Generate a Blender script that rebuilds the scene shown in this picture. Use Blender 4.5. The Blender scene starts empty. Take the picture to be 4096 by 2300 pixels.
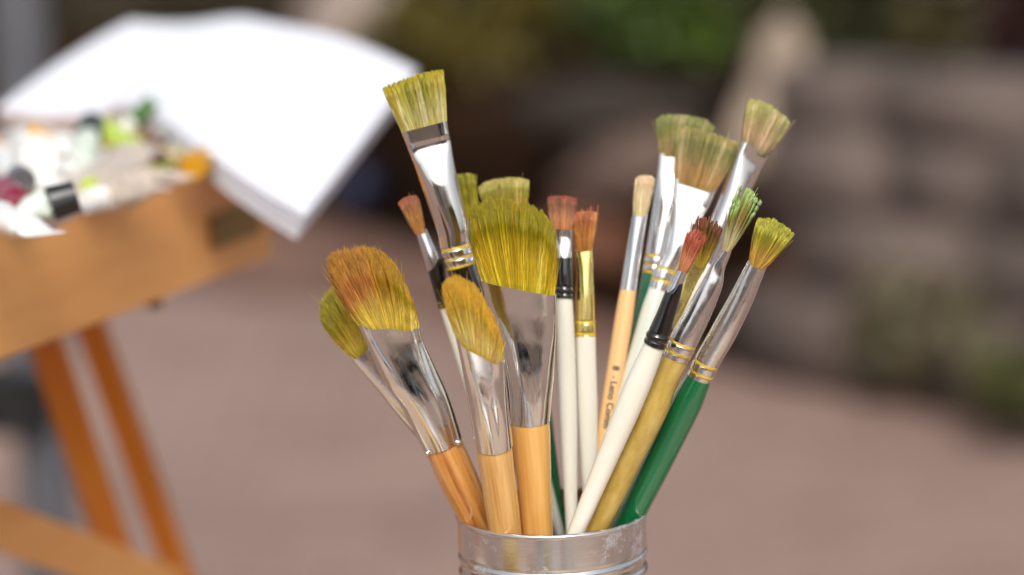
import bpy, bmesh, math, random
import numpy as np
from mathutils import Vector, Matrix, noise

# ------------------------------------------------------------------ camera, world, sun
SC = bpy.context.scene
COL = SC.collection
rng = np.random.default_rng(7)
random.seed(7)

PITCH = math.radians(10.5)
ROLL = math.radians(1.7)
CAM = Vector((0, 0, 1.30))
FWD = Vector((0, math.cos(PITCH), -math.sin(PITCH)))
R0 = Vector((1, 0, 0)); U0 = R0.cross(FWD)
RGT = math.cos(ROLL) * R0 - math.sin(ROLL) * U0
UPV = math.sin(ROLL) * R0 + math.cos(ROLL) * U0
D0 = 1.35                       # distance of the tin's axis
K = 0.36 / 4096                 # photo pixel -> metres at one metre

cam_d = bpy.data.cameras.new('camera'); cam = bpy.data.objects.new('camera', cam_d); COL.objects.link(cam)
cam_d.sensor_width = 36; cam_d.lens = 100; cam_d.clip_start = 0.05; cam_d.clip_end = 500
cam.matrix_world = Matrix(((RGT.x, UPV.x, -FWD.x, CAM.x), (RGT.y, UPV.y, -FWD.y, CAM.y), (RGT.z, UPV.z, -FWD.z, CAM.z), (0, 0, 0, 1)))
cam_d.dof.use_dof = True; cam_d.dof.focus_distance = D0 - 0.052; cam_d.dof.aperture_fstop = 3.3
SC.camera = cam

SUN_EL, SUN_AZ = 46, 176        # azimuth the light comes from, degrees from +Y towards +X
world = bpy.data.worlds.new('World'); SC.world = world; world.use_nodes = True
wn = world.node_tree; wn.nodes.clear()
wo = wn.nodes.new('ShaderNodeOutputWorld'); wb = wn.nodes.new('ShaderNodeBackground')
sky = wn.nodes.new('ShaderNodeTexSky'); sky.sky_type = 'NISHITA'; sky.sun_disc = False
sky.sun_elevation = math.radians(SUN_EL); sky.sun_rotation = math.radians(SUN_AZ)
sky.dust_density = 4.0; sky.air_density = 1.0; sky.ozone_density = 1.0
hs = wn.nodes.new('ShaderNodeHueSaturation'); hs.inputs['Saturation'].default_value = 0.35
wn.links.new(sky.outputs[0], hs.inputs['Color']); wn.links.new(hs.outputs[0], wb.inputs[0]); wn.links.new(wb.outputs[0], wo.inputs[0])
wb.inputs[1].default_value = 0.13
sd = bpy.data.lights.new('sun', 'SUN'); sd.energy = 1.4; sd.angle = math.radians(24); sd.color = (1, 0.96, 0.9)
sun = bpy.data.objects.new('sun', sd); COL.objects.link(sun)
_e, _a = math.radians(SUN_EL), math.radians(SUN_AZ)
sdir = Vector((math.sin(_a) * math.cos(_e), math.cos(_a) * math.cos(_e), math.sin(_e)))
sun.rotation_euler = sdir.to_track_quat('Z', 'Y').to_euler(); sun.location = (0, 0, 6)
SC.view_settings.view_transform = 'Standard'; SC.view_settings.look = 'None'
SC.view_settings.exposure = 0.4; SC.view_settings.gamma = 1; SC.view_settings.use_curve_mapping = False
SC.cycles.use_denoising = True
SC.cycles.max_bounces = 8; SC.cycles.glossy_bounces = 6
SC.cycles.sample_clamp_indirect = 6

# ------------------------------------------------------------------ helpers
def W(px, py, depth):
    """photo point (4096 px wide) at a distance along the view -> world point"""
    return CAM + FWD * depth + RGT * ((px - 2048) * K * depth) - UPV * ((py - 1150) * K * depth)
def WD(px, py, depth):            # the same in the 2576-px copy
    return W(px * 1.59, py * 1.59, depth)
def zm(ox, oy, s):
    return lambda pts: [(ox + x * s, oy + y * s) for x, y in pts]
Z1 = zm(1200, 900, .5534); Z2 = zm(1450, 220, .5396); Z3 = zm(2150, 350, .5534); Z4 = zm(2300, 850, .5187); Z5 = zm(1600, 1600, .4841)

def lin(c):
    if isinstance(c, (int, float)): return lin((c, c, c))
    return tuple(((v / 255) / 12.92 if v / 255 <= .04045 else ((v / 255 + .055) / 1.055) ** 2.4) for v in c[:3])

def tag(o, label, cat, group=None, kind=None):
    if label: o['label'] = label
    if cat: o['category'] = cat
    if group: o['group'] = group
    if kind: o['kind'] = kind
    return o
def empty(name, loc=(0, 0, 0)):
    o = bpy.data.objects.new(name, None); COL.objects.link(o); o.location = loc; o.empty_display_size = .02
    return o
def mesh_obj(name, verts, faces, mat, parent=None, smooth=True):
    me = bpy.data.meshes.new(name); me.from_pydata([tuple(v) for v in verts], [], faces)
    if smooth: me.polygons.foreach_set('use_smooth', [True] * len(me.polygons))
    me.materials.append(mat)
    o = bpy.data.objects.new(name, me); COL.objects.link(o)
    if parent: o.parent = parent
    me.update()
    return o
def bm_obj(name, bm, mat, parent=None, smooth=False):
    me = bpy.data.meshes.new(name); bm.to_mesh(me); bm.free(); me.materials.append(mat)
    if smooth: me.polygons.foreach_set('use_smooth', [True] * len(me.polygons))
    o = bpy.data.objects.new(name, me); COL.objects.link(o)
    if parent: o.parent = parent
    return o
def sharp(o, deg=35):
    try: o.data.set_sharp_from_angle(angle=math.radians(deg))
    except Exception: pass
    return o
def box_bm(sx, sy, sz, c=(0, 0, 0), bev=0.0, bm=None):
    b = bmesh.new(); bmesh.ops.create_cube(b, size=1)
    bmesh.ops.scale(b, vec=(sx, sy, sz), verts=b.verts)
    if bev: bmesh.ops.bevel(b, geom=b.edges[:], offset=bev, segments=2, affect='EDGES', profile=.7)
    bmesh.ops.translate(b, vec=c, verts=b.verts)
    if bm is None: return b
    me = bpy.data.meshes.new('t'); b.to_mesh(me); b.free(); bm.from_mesh(me); bpy.data.meshes.remove(me)
    return bm

# ------------------------------------------------------------------ materials
class NT:
    def __init__(s, name):
        s.m = bpy.data.materials.new(name); s.m.use_nodes = True
        s.t = s.m.node_tree; s.b = s.t.nodes['Principled BSDF']
    def n(s, typ, **kw):
        x = s.t.nodes.new('ShaderNode' + typ)
        for k, v in kw.items():
            if k in x.inputs: x.inputs[k].default_value = v
            else: setattr(x, k, v)
        return x
    def l(s, a, b): s.t.links.new(a, b)
    def coords(s, scale=(1, 1, 1)):
        tc = s.n('TexCoord'); mp = s.n('Mapping'); mp.inputs['Scale'].default_value = scale
        s.l(tc.outputs['Object'], mp.inputs[0]); return mp.outputs[0]
    def noise(s, vec, scale, detail=4, rough=.55):
        x = s.n('TexNoise'); x.inputs['Scale'].default_value = scale; x.inputs['Detail'].default_value = detail
        x.inputs['Roughness'].default_value = rough; s.l(vec, x.inputs['Vector']); return x.outputs['Fac']
    def ramp(s, fac, stops):
        x = s.n('ValToRGB'); e = x.color_ramp.elements
        while len(e) < len(stops): e.new(.5)
        for i, (p, c) in enumerate(stops): e[i].position = p; e[i].color = (*lin(c), 1)
        s.l(fac, x.inputs[0]); return x.outputs[0]
    def vramp(s, fac, stops):
        x = s.n('ValToRGB'); e = x.color_ramp.elements
        while len(e) < len(stops): e.new(.5)
        for i, (p, c) in enumerate(stops): e[i].position = p; e[i].color = (c, c, c, 1)
        s.l(fac, x.inputs[0]); return x.outputs[0]
    def bump(s, h, strength=.3, dist=.001):
        x = s.n('Bump'); x.inputs['Strength'].default_value = strength; x.inputs['Distance'].default_value = dist
        s.l(h, x.inputs['Height']); s.l(x.outputs[0], s.b.inputs['Normal']); return x
    def set(s, **kw):
        for k, v in kw.items():
            k = k.replace('_', ' '); s.b.inputs[k].default_value = v
        return s

def m_metal(name, c, rough=.1, wave=.15, smudge=.25, tarn=None):
    t = NT(name); t.set(Metallic=1.0)
    v = t.coords((400, 400, 60)); n1 = t.noise(v, 1.0, 3)
    v2 = t.coords(); n2 = t.noise(v2, 160, 5, .65)
    if tarn:
        col = t.ramp(n2, [(.35, c), (.62, c), (.75, tarn)]); t.l(col, t.b.inputs['Base Color'])
    else: t.b.inputs['Base Color'].default_value = (*lin(c), 1)
    r = t.vramp(n2, [(.35, rough), (.75, rough + smudge)]); t.l(r, t.b.inputs['Roughness'])
    # stray flecks of dried yellow paint and fine scratches
    n4 = t.noise(v2, 380, 3, .5); fl = t.vramp(n4, [(.735, 0), (.75, 1)])
    src = t.b.inputs['Base Color'].links[0].from_socket if t.b.inputs['Base Color'].is_linked else None
    mx = t.n('MixRGB'); t.l(fl, mx.inputs[0]); mx.inputs[1].default_value = (*lin(c), 1); mx.inputs[2].default_value = (*lin((190, 160, 60)), 1)
    if src: t.l(src, mx.inputs[1])
    t.l(mx.outputs[0], t.b.inputs['Base Color'])
    iv = t.n('Math', operation='SUBTRACT'); iv.inputs[0].default_value = 1.0; t.l(fl, iv.inputs[1]); t.l(iv.outputs[0], t.b.inputs['Metallic'])
    t.bump(n1, wave, .0006)
    return t.m
def m_lacquer(name, stops, rough=.25, coat=.6, scale=(90, 90, 8), n=1.0, specks=None, bump=.05):
    t = NT(name); v = t.coords(scale); f = t.noise(v, n, 6, .6)
    col = t.ramp(f, stops)
    if specks:
        v3 = t.coords(); f3 = t.noise(v3, 420, 2, .5)
        k = t.vramp(f3, [(.77, 0), (.79, .7)])
        mx = t.n('MixRGB'); t.l(k, mx.inputs[0]); t.l(col, mx.inputs[1]); mx.inputs[2].default_value = (*lin(specks), 1); col = mx.outputs[0]
    t.l(col, t.b.inputs['Base Color'])
    t.set(Roughness=rough, Coat_Weight=coat, Coat_Roughness=.08); t.bump(f, bump, .0005)
    return t.m
def m_plain(name, c, rough=.6, metal=0, var=.12, scale=20, bump=0, coat=0):
    t = NT(name); v = t.coords(); f = t.noise(v, scale, 5)
    lo = tuple(max(0, x * (1 - var)) for x in c); hi = tuple(min(255, x * (1 + var)) for x in c)
    t.l(t.ramp(f, [(.3, lo), (.7, hi)]), t.b.inputs['Base Color'])
    t.set(Roughness=rough, Metallic=metal, Coat_Weight=coat)
    if bump: t.bump(f, bump, .02)
    return t.m

CHROME = m_metal('polished_nickel', (228, 224, 220), .07, .10, .16)
CHROME2 = m_metal('worn_nickel', (220, 216, 213), .12, .14, .22)
ALU = m_metal('satin_aluminium', (222, 225, 231), .2, .02, .06)
BRASS = m_metal('brass', (236, 214, 130), .22, .06, .15, tarn=(214, 190, 104))
GOLDF = m_metal('pale_brass', (226, 205, 130), .12, .08, .15)
DARKM = m_metal('dull_nickel', (150, 146, 142), .1, .1, .15)
YRING = m_plain('yellow_paint', (205, 170, 30), .45, var=.2, scale=300)
BLACKS = m_lacquer('black_sleeve', [(.3, (10, 8, 9)), (.7, (24, 19, 20))], .12, 1.0, specks=(150, 145, 140))
BLACKH = m_lacquer('black_handle', [(.3, (18, 10, 8)), (.7, (34, 22, 18))], .2, 1.0)
WOODA = m_lacquer('amber_wood', [(.3, (140, 76, 26)), (.42, (194, 126, 58)), (.55, (218, 156, 84)), (.75, (230, 180, 114))], .28, .8, (260, 260, 14), bump=.1)
WOODC = m_lacquer('golden_wood', [(.25, (176, 116, 54)), (.42, (210, 158, 88)), (.6, (226, 178, 108)), (.8, (236, 196, 130))], .25, .8, (330, 330, 12), bump=.08)
WOODD = m_lacquer('honey_wood', [(.28, (206, 146, 74)), (.5, (222, 168, 90)), (.75, (232, 184, 112))], .25, .8, (330, 330, 12), bump=.08, specks=(200, 90, 30))
WOODK = m_lacquer('natural_wood', [(.3, (232, 180, 116)), (.6, (240, 196, 138)), (.8, (246, 208, 154))], .5, .1, (300, 300, 12))
CREAM = m_lacquer('cream_lacquer', [(.3, (228, 224, 206)), (.7, (238, 235, 222))], .22, .8, (60, 60, 14), specks=(214, 200, 140))
CREAMG = m_lacquer('pale_green_white_lacquer', [(.3, (206, 214, 200)), (.7, (224, 228, 216))], .2, .8, (60, 60, 14))
OLIVE = m_lacquer('old_gold_lacquer', [(.3, (166, 134, 48)), (.55, (190, 160, 82)), (.8, (200, 180, 110))], .25, .7, (160, 160, 60), specks=(200, 190, 110))
GREEN = m_lacquer('green_lacquer', [(.3, (2, 92, 52)), (.7, (6, 112, 64))], .14, 1.0, (60, 60, 14), specks=(40, 130, 90))

def m_bristle():
    t = NT('bristle_hair'); a = t.n('Attribute', attribute_name='col')
    t.l(a.outputs['Color'], t.b.inputs['Base Color']); t.set(Roughness=.42)
    t.b.inputs['Specular IOR Level'].default_value = .35
    return t.m
BRIST = m_bristle()

# ------------------------------------------------------------------ brush geometry
class Frame:
    """a brush's own axes: z from rim point to tip, x across the picture, y away"""
    def __init__(s, T, B, dT, dB):
        s.T, s.B = np.array(T, float), np.array(B, float)
        s.dT, s.dB = D0 + dT, D0 + dB
        s.T3, s.B3 = W(*T, s.dT), W(*B, s.dB)
        s.L3 = (s.T3 - s.B3).length; z = (s.T3 - s.B3).normalized()
        view = ((s.T3 + s.B3) / 2 - CAM).normalized()
        x = view.cross(z).normalized(); y = z.cross(x)
        s.z, s.x, s.y = z, x, y
        s.a = (s.T - s.B); s.L = np.linalg.norm(s.a); s.a /= s.L; s.p = np.array((-s.a[1], s.a[0]))
        s.M = Matrix(((x.x, y.x, z.x, s.B3.x), (x.y, y.y, z.y, s.B3.y), (x.z, y.z, z.z, s.B3.z), (0, 0, 0, 1)))
    def loc(s, q):
        d = np.array(q, float) - s.B; al = d.dot(s.a) / s.L; pe = d.dot(s.p)
        t = al * s.dB / (s.dT - al * (s.dT - s.dB))
        dep = s.dB + t * (s.dT - s.dB)
        return pe * K * dep, t * s.L3
    def scale(s, q):
        d = np.array(q, float) - s.B; al = d.dot(s.a) / s.L
        return K * (s.dB + al * (s.dT - s.dB))

def hermite(xs, ys, q):
    xs, ys = np.array(xs, float), np.array(ys, float); n = len(xs)
    h = np.diff(xs); h[h == 0] = 1e-9; d = np.diff(ys) / h; m = np.zeros(n)
    m[0], m[-1] = d[0], d[-1]
    for i in range(1, n - 1):
        m[i] = 0 if d[i - 1] * d[i] <= 0 else 2 * d[i - 1] * d[i] / (d[i - 1] + d[i])
    i = np.clip(np.searchsorted(xs, q) - 1, 0, n - 2); t = (q - xs[i]) / h[i]
    return ((2*t**3 - 3*t**2 + 1) * ys[i] + (t**3 - 2*t**2 + t) * h[i] * m[i] + (-2*t**3 + 3*t**2) * ys[i+1] + (t**3 - t**2) * h[i] * m[i+1])

def loft(name, F, stations, mat, parent, n_sub=14, seg=44, roll=0, grooves=(), flute=0, cap_top=False, cap_bot=False, inner=False, r_add=0, gdepth=.055):
    """stations: (L point, R point, thickness ratio, exponent) from tip side downwards"""
    P = []
    for (Lp, Rp, ra, ex) in stations:
        xl, zl = F.loc(Lp); xr, zr = F.loc(Rp)
        P.append(((xl + xr) / 2, (xr - xl) / 2 + r_add, (zl + zr) / 2, (zr - zl) / max(1e-6, (xr - xl)), ra, ex))
    P = np.array(P); u = np.concatenate([[0], np.cumsum(np.maximum(1e-5, -np.diff(P[:, 2])))])
    q = np.unique(np.concatenate([np.linspace(u[0], u[-1], n_sub * (len(P) - 1) + 1)] + [np.linspace(u[-1] * 0, u[-1], 90)] if grooves else [np.linspace(u[0], u[-1], n_sub * (len(P) - 1) + 1)]))
    C = [hermite(u, P[:, k], q) for k in range(6)]
    gz = [F.loc(g)[1] for g in grooves]
    cr, sr = math.cos(roll), math.sin(roll)
    rings = []
    ph = np.linspace(0, 2 * math.pi, seg, endpoint=False)
    for k in range(len(q)):
        cx, a, z, sl, ra, ex = (c[k] for c in C)
        ae = a / math.sqrt(cr * cr + ra * ra * sr * sr)
        b = ae * ra; sc = 1.0
        for g in gz: sc -= gdepth * math.exp(-((z - g) / .0006) ** 2)
        if len(gz) > 1 and min(gz) < z < max(gz): sc += .03
        c, s_ = np.cos(ph), np.sin(ph)
        X = ae * sc * np.sign(c) * np.abs(c) ** (2 / ex); Y = b * sc * np.sign(s_) * np.abs(s_) ** (2 / ex)
        if flute:
            w = math.sin(math.pi * min(1, max(0, (k / len(q) - .2) / .8))) 
            Y = Y + np.sign(s_) * flute * w * (np.sin(X / a * 6.0 + 1.0 + z * 40) + .45 * np.sin(X / a * 15.0 + 2.0)) * (1 - (X / ae) ** 2)
        Xr, Yr = cr * X - sr * Y, sr * X + cr * Y
        Z = z + sl * Xr
        rings.append(np.stack([cx + Xr, Yr, Z], 1))
    if inner:
        top = rings[0]; ctr = top.mean(0)
        i1 = ctr + (top - ctr) * .93; i1[:, 2] = top[:, 2]
        i2 = i1.copy(); i2[:, 2] -= .003
        rings = [i2, i1] + rings
    V = np.concatenate(rings); nr = len(rings); Fc = []
    for r in range(nr - 1):
        for j in range(seg):
            j2 = (j + 1) % seg
            Fc.append((r * seg + j, (r + 1) * seg + j, (r + 1) * seg + j2, r * seg + j2))
    if cap_top: Fc.append(tuple(range(seg)))
    if cap_bot: Fc.append(tuple(reversed(range((nr - 1) * seg, nr * seg))))
    o = mesh_obj(name, V, Fc, mat, parent); sharp(o, 50)
    return o

def polyline(pts, t):
    pts = np.array(pts, float); d = np.concatenate([[0], np.cumsum(np.linalg.norm(np.diff(pts, axis=0), axis=1))])
    q = t * d[-1]; return np.stack([np.interp(q, d, pts[:, 0]), np.interp(q, d, pts[:, 1])], 1)

def strands(name, F, spec, parent, seed):
    """hair tuft: base edge, traced tip outline, thicknesses, clumping, colours"""
    g = np.random.default_rng(seed)
    clump0 = 0; N = spec.get('n', 1800); bL, bR = spec['base']; tips = spec['tips']
    bb = spec['bb']; bt = spec['bt']; dome = spec.get('dome', .1); clump = spec.get('clump', .3)
    clump *= .5; nc = int(spec.get('clumps', 60) * 1.3); rad = spec.get('rad', .00017) * .74; N = int(N * 2.0); jit = spec.get('jit', .006 if spec.get('blunt') else .014); bulge = spec.get('bulge', .45)
    s = F.scale(bL)
    u = g.uniform(-1, 1, N); v = g.uniform(-1, 1, N)
    v = np.sign(v) * np.abs(v) ** .6
    cu = g.uniform(-1, 1, nc); cv = g.uniform(-1, 1, nc)
    asp = bt * s / (.5 * np.linalg.norm(np.subtract(tips[-1], tips[0])) * s)
    own = np.argmin((u[:, None] - cu) ** 2 + ((v[:, None] - cv) * asp) ** 2, 1)
    ut = u + (cu[own] - u) * clump; vt = v + (cv[own] - v) * clump
    crand = g.uniform(0, 1, nc)[own]; srand = g.uniform(0, 1, N)
    clen = g.normal(0, spec.get('cjit', .005 if spec.get('blunt') else .012), nc)[own]
    base = polyline([bL, bR], (u * .97 + 1) / 2); tp = polyline(tips, np.clip((ut + 1) / 2, 0, 1))
    bl = np.array([F.loc(p) for p in base]); tl = np.array([F.loc(p) for p in tp])
    edge = np.sqrt(np.clip(1 - u ** 2, .04, 1)) if spec.get('round') else np.clip(1 - np.abs(u) ** 5, .15, 1)
    edget = np.sqrt(np.clip(1 - ut ** 2, .05, 1)) if spec.get('roundt', spec.get('round')) else np.clip(1 - np.abs(ut) ** 4, .2, 1)
    yb = v * bb * s * .9 * edge; yt = vt * bt * s * edget + spec.get('fwd', 0) * s
    L = 1 - dome * np.abs(vt) ** 2 + clen + g.normal(0, jit, N)
    P0 = np.stack([bl[:, 0], yb, bl[:, 1] - .002], 1)
    Tt = np.stack([tl[:, 0], yt, tl[:, 1]], 1)
    Tt = P0 + (Tt - P0) * L[:, None]
    Ln = np.linalg.norm(Tt - P0, axis=1)
    # first piece goes up along the brush's axis, fanned
    dirb = np.stack([(Tt - P0)[:, 0] * (1 + spec.get('fan', .25)), (Tt - P0)[:, 1] * (1 + spec.get('fan', .25)), (Tt - P0)[:, 2]], 1)
    dirb /= np.linalg.norm(dirb, axis=1)[:, None]
    P1 = P0 + dirb * (Ln * bulge)[:, None]
    stray = g.uniform(0, 1, N) < spec.get('stray', .005)
    Tt[stray] += g.normal(0, 1, (stray.sum(), 3)) * (Ln[stray] * spec.get('strayamt', .09))[:, None]
    P1[stray] += g.normal(0, 1, (stray.sum(), 3)) * (Ln[stray] * .04)[:, None]
    S = 7; ts = np.linspace(0, 1, S)
    C = ((1 - ts)[None, :, None] ** 2) * P0[:, None] + (2 * ts * (1 - ts))[None, :, None] * P1[:, None] + (ts ** 2)[None, :, None] * Tt[:, None]
    C[:, 2:-1] += g.normal(0, spec.get('wob', .00012), (N, S - 3, 3))
    tan = np.gradient(C, axis=1); tan /= np.linalg.norm(tan, axis=2)[:, :, None] + 1e-12
    ref = np.array([0, 1.0, 0.02]); n1 = np.cross(tan, ref); n1 /= np.linalg.norm(n1, axis=2)[:, :, None] + 1e-12
    n2 = np.cross(tan, n1); rr = rad * g.uniform(.7, 1.25, N)[:, None] * np.array([1, 1, 1, .97, .9, .75, .38])[None]
    if spec.get('blunt'): rr = rad * g.uniform(.7, 1.25, N)[:, None] * np.array([1, 1, 1, 1, 1, .95, .8])[None]
    V = np.zeros((N, S, 3, 3)); off = g.uniform(0, 6.28, N)
    for k in range(3):
        a = off + k * 2.0944
        V[:, :, k] = C + rr[:, :, None] * (np.cos(a)[:, None, None] * n1 + np.sin(a)[:, None, None] * n2)
    V = V.reshape(-1, 3)
    idx = np.arange(N * S * 3).reshape(N, S, 3); Q = []
    for k in range(3):
        k2 = (k + 1) % 3
        Q.append(np.stack([idx[:, :-1, k], idx[:, 1:, k], idx[:, 1:, k2], idx[:, :-1, k2]], -1).reshape(-1, 4))
    Q = np.concatenate(Q); Tcap = idx[:, -1, ::-1].reshape(-1, 3)
    me = bpy.data.meshes.new(name)
    me.vertices.add(len(V)); me.vertices.foreach_set('co', V.ravel())
    nl = Q.size + Tcap.size; me.loops.add(nl); me.loops.foreach_set('vertex_index', np.concatenate([Q.ravel(), Tcap.ravel()]).astype(np.int32))
    npoly = len(Q) + len(Tcap); me.polygons.add(npoly)
    st = np.concatenate([np.arange(len(Q)) * 4, Q.size + np.arange(len(Tcap)) * 3]).astype(np.int32)
    me.polygons.foreach_set('loop_start', st)
    me.polygons.foreach_set('use_smooth', np.concatenate([np.ones(len(Q)), np.zeros(len(Tcap))]).astype(bool))
    me.update(calc_edges=True); me.validate()
    # colour
    cols = spec['cols']      # [(t, rgb)]
    ct = np.array([lin(c) for _, c in cols]); tt = np.array([t for t, _ in cols])
    base_c = np.stack([np.interp(ts, tt, ct[:, k]) for k in range(3)], 1)[None].repeat(N, 0)
    if spec.get('cfun'): base_c = spec['cfun'](base_c, ts, ut, vt, crand, srand)
    for (prob, rgb, t0, amt) in spec.get('streaks', ()):
        pick = (np.abs(np.sin(crand * 91.7 + prob * 37)) < prob).astype(float) * .7 + (g.uniform(0, 1, N) < prob * .6) * .3
        w = (pick[:, None] * amt * np.clip((ts - t0) / .25, 0, 1)[None])[..., None] if t0 >= 0 else (pick[:, None] * amt * np.clip((-t0 - ts) / .25, 0, 1)[None])[..., None]
        base_c = base_c * (1 - w) + np.array(lin(rgb)) * w
    val = (.62 + .72 * srand ** 1.3 + .35 * (srand > .93))[:, None, None] * (.88 + .24 * crand)[:, None, None]
    colr = np.clip(base_c * val, 0, 1)
    rgba = np.ones((N, S, 3, 4)); rgba[..., :3] = colr[:, :, None, :]
    at = me.color_attributes.new('col', 'FLOAT_COLOR', 'POINT'); at.data.foreach_set('color', rgba.reshape(-1).astype(np.float32))
    me.materials.append(BRIST)
    o = bpy.data.objects.new(name, me); COL.objects.link(o); o.parent = parent
    if spec.get('clots'):
        # dried paint sitting on the ends of the tufts
        bm = bmesh.new()
        for k in range(nc):
            sel = own == k
            if sel.sum() < 4: continue
            c = Tt[sel].mean(0); d = (Tt[sel] - P1[sel]).mean(0); d /= np.linalg.norm(d)
            b2 = bmesh.new(); bmesh.ops.create_icosphere(b2, subdivisions=2, radius=1)
            rr_ = g.uniform(.0006, .00095)
            for v_ in b2.verts:
                co = v_.co * (1 + .7 * noise.noise(v_.co * 2 + Vector((k, 0, 0)))); al = co.dot(Vector(d))
                v_.co = Vector(c) + Vector(d) * (-.0006) + (co + Vector(d) * al * .9) * rr_
            tmp = bpy.data.meshes.new('t'); b2.to_mesh(tmp); b2.free(); bm.from_mesh(tmp); bpy.data.meshes.remove(tmp)
        oc = bm_obj('dried_paint', bm, m_lacquer('dried_green_paint', [(.3, (96, 128, 62)), (.7, (164, 186, 122))], .5, .1, (900, 900, 900)), parent, True)
    return o

# ------------------------------------------------------------------ the tin
RIM = W(2206, 2041, D0); RAD = 383.5 * K * D0; CANH = .115
TABLE_Z = RIM.z - CANH
def tail_end(F, r):
    """how far down (negative local z) the handle may run inside the tin"""
    t = 0.0
    while True:
        t += .001; p = F.B3 - F.z * t
        if p.z < TABLE_Z + .006 + r: break
        if p.z < RIM.z and math.hypot(p.x - RIM.x, p.y - RIM.y) > RAD - .0015 - r * .6: break
        if t > .25: break
    return t - .001

def brush(label, T, B, dT, dB, hair, ferrule, handle, fmat, hmat, rings=(), roll=0, flute=0, seed=1, group='paintbrushes standing in the tin', name='paintbrush', sleeve=None, tail=.5, after=None):
    F = Frame(T, B, dT, dB)
    root = empty(name); root.matrix_world = F.M
    tag(root, label, 'paintbrush', group)
    strands('bristles', F, hair, root, seed)
    fer = loft('ferrule', F, ferrule, fmat, root, roll=roll, flute=flute, grooves=rings, inner=True)
    for gq in rings:
        # painted line in the groove
        zr = F.loc(gq)[1]; st = []
        for (Lp, Rp, ra, ex) in ferrule:
            xl, zl = F.loc(Lp); xr, zr_ = F.loc(Rp); st.append(((zl + zr_) / 2, (xl + xr) / 2, (xr - xl) / 2, ra))
        st.sort(); zz = [q[0] for q in st]
        cx = np.interp(zr, zz, [q[1] for q in st]); a = np.interp(zr, zz, [q[2] for q in st]); ra = np.interp(zr, zz, [q[3] for q in st])
        V = []; ns = 40; prof = [(.955, .0011), (.992, .0007), (1.004, 0), (.992, -.0007), (.955, -.0011)]
        for k in range(ns):
            an = 2 * math.pi * k / ns
            for (rf, dz) in prof: V.append((cx + a * rf * math.cos(an), a * ra * rf * math.sin(an), zr + dz))
        Fc = [(k * 5 + j, ((k + 1) % ns) * 5 + j, ((k + 1) % ns) * 5 + j + 1, k * 5 + j + 1) for k in range(ns) for j in range(4)]
        mesh_obj('ring', V, Fc, YRING, root)
    if sleeve: loft('sleeve', F, sleeve['st'], sleeve['mat'], root, grooves=sleeve.get('grooves', ()), inner=False, r_add=.00035, cap_bot=False)
    # handle: visible stations, then a tapering tail down into the tin
    xl, zl = F.loc(handle[-1][0]); xr, zr = F.loc(handle[-1][1]); r = (xr - xl) / 2
    te = tail_end(F, r * tail); hs_ = list(handle)
    o = None
    P = []
    for (Lp, Rp, ra, ex) in hs_:
        xl, zl = F.loc(Lp); xr, zr = F.loc(Rp); P.append(((xl + xr) / 2, (xr - xl) / 2, (zl + zr) / 2))
    P = [(P[0][0] + (P[-1][0] - P[0][0]) * (P[0][2] - q[2]) / (P[0][2] - P[-1][2]), q[1], q[2]) for q in P]   # turned handles are straight
    P[0:0] = [(P[0][0], P[0][1] * .93, P[0][2] + .004)]
    zlast = P[-1][2]
    P += [(P[-1][0] * .5, r * (1 + tail) / 2, (zlast - te) / 2), (0, r * tail, -te + r * tail)]
    P = np.array(P); uu = np.concatenate([[0], np.cumsum(np.maximum(1e-5, -np.diff(P[:, 2])))])
    q = np.linspace(0, uu[-1], 60); Cx, Rr, Zz = (hermite(uu, P[:, k], q) for k in range(3))
    rl = r * tail
    cx2 = [0] * 4; rr2 = [rl * math.cos(a) for a in (.5, .9, 1.25, 1.5)]; zz2 = [-te + rl - rl * math.sin(a) for a in (.5, .9, 1.25, 1.5)]
    Cx, Rr, Zz = list(Cx) + cx2, list(Rr) + rr2, list(Zz) + zz2
    seg = 32; V = []
    for cx, rr, z in zip(Cx, Rr, Zz):
        for k in range(seg): V.append((cx + rr * math.cos(2 * math.pi * k / seg), rr * math.sin(2 * math.pi * k / seg), z))
    Fc = [(i * seg + j, (i + 1) * seg + j, (i + 1) * seg + (j + 1) % seg, i * seg + (j + 1) % seg) for i in range(len(Cx) - 1) for j in range(seg)]
    Fc += [tuple(range(seg)), tuple(reversed(range((len(Cx) - 1) * seg, len(Cx) * seg)))]
    h = mesh_obj('handle', V, Fc, hmat, root)
    if after: after(F, root)
    chk = []
    for zt in (RIM.z, TABLE_Z + .01):
        t = (F.B3.z - zt) / F.z.z; p = F.B3 - F.z * t; chk.append((round((p.x - RIM.x) * 1000), round((p.y - RIM.y) * 1000)))
    print('BRUSH', label[:34], chk, 'tail', round(te, 3), 'lean', round(math.degrees(math.asin(-F.z.y)), 1))
    return root

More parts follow.
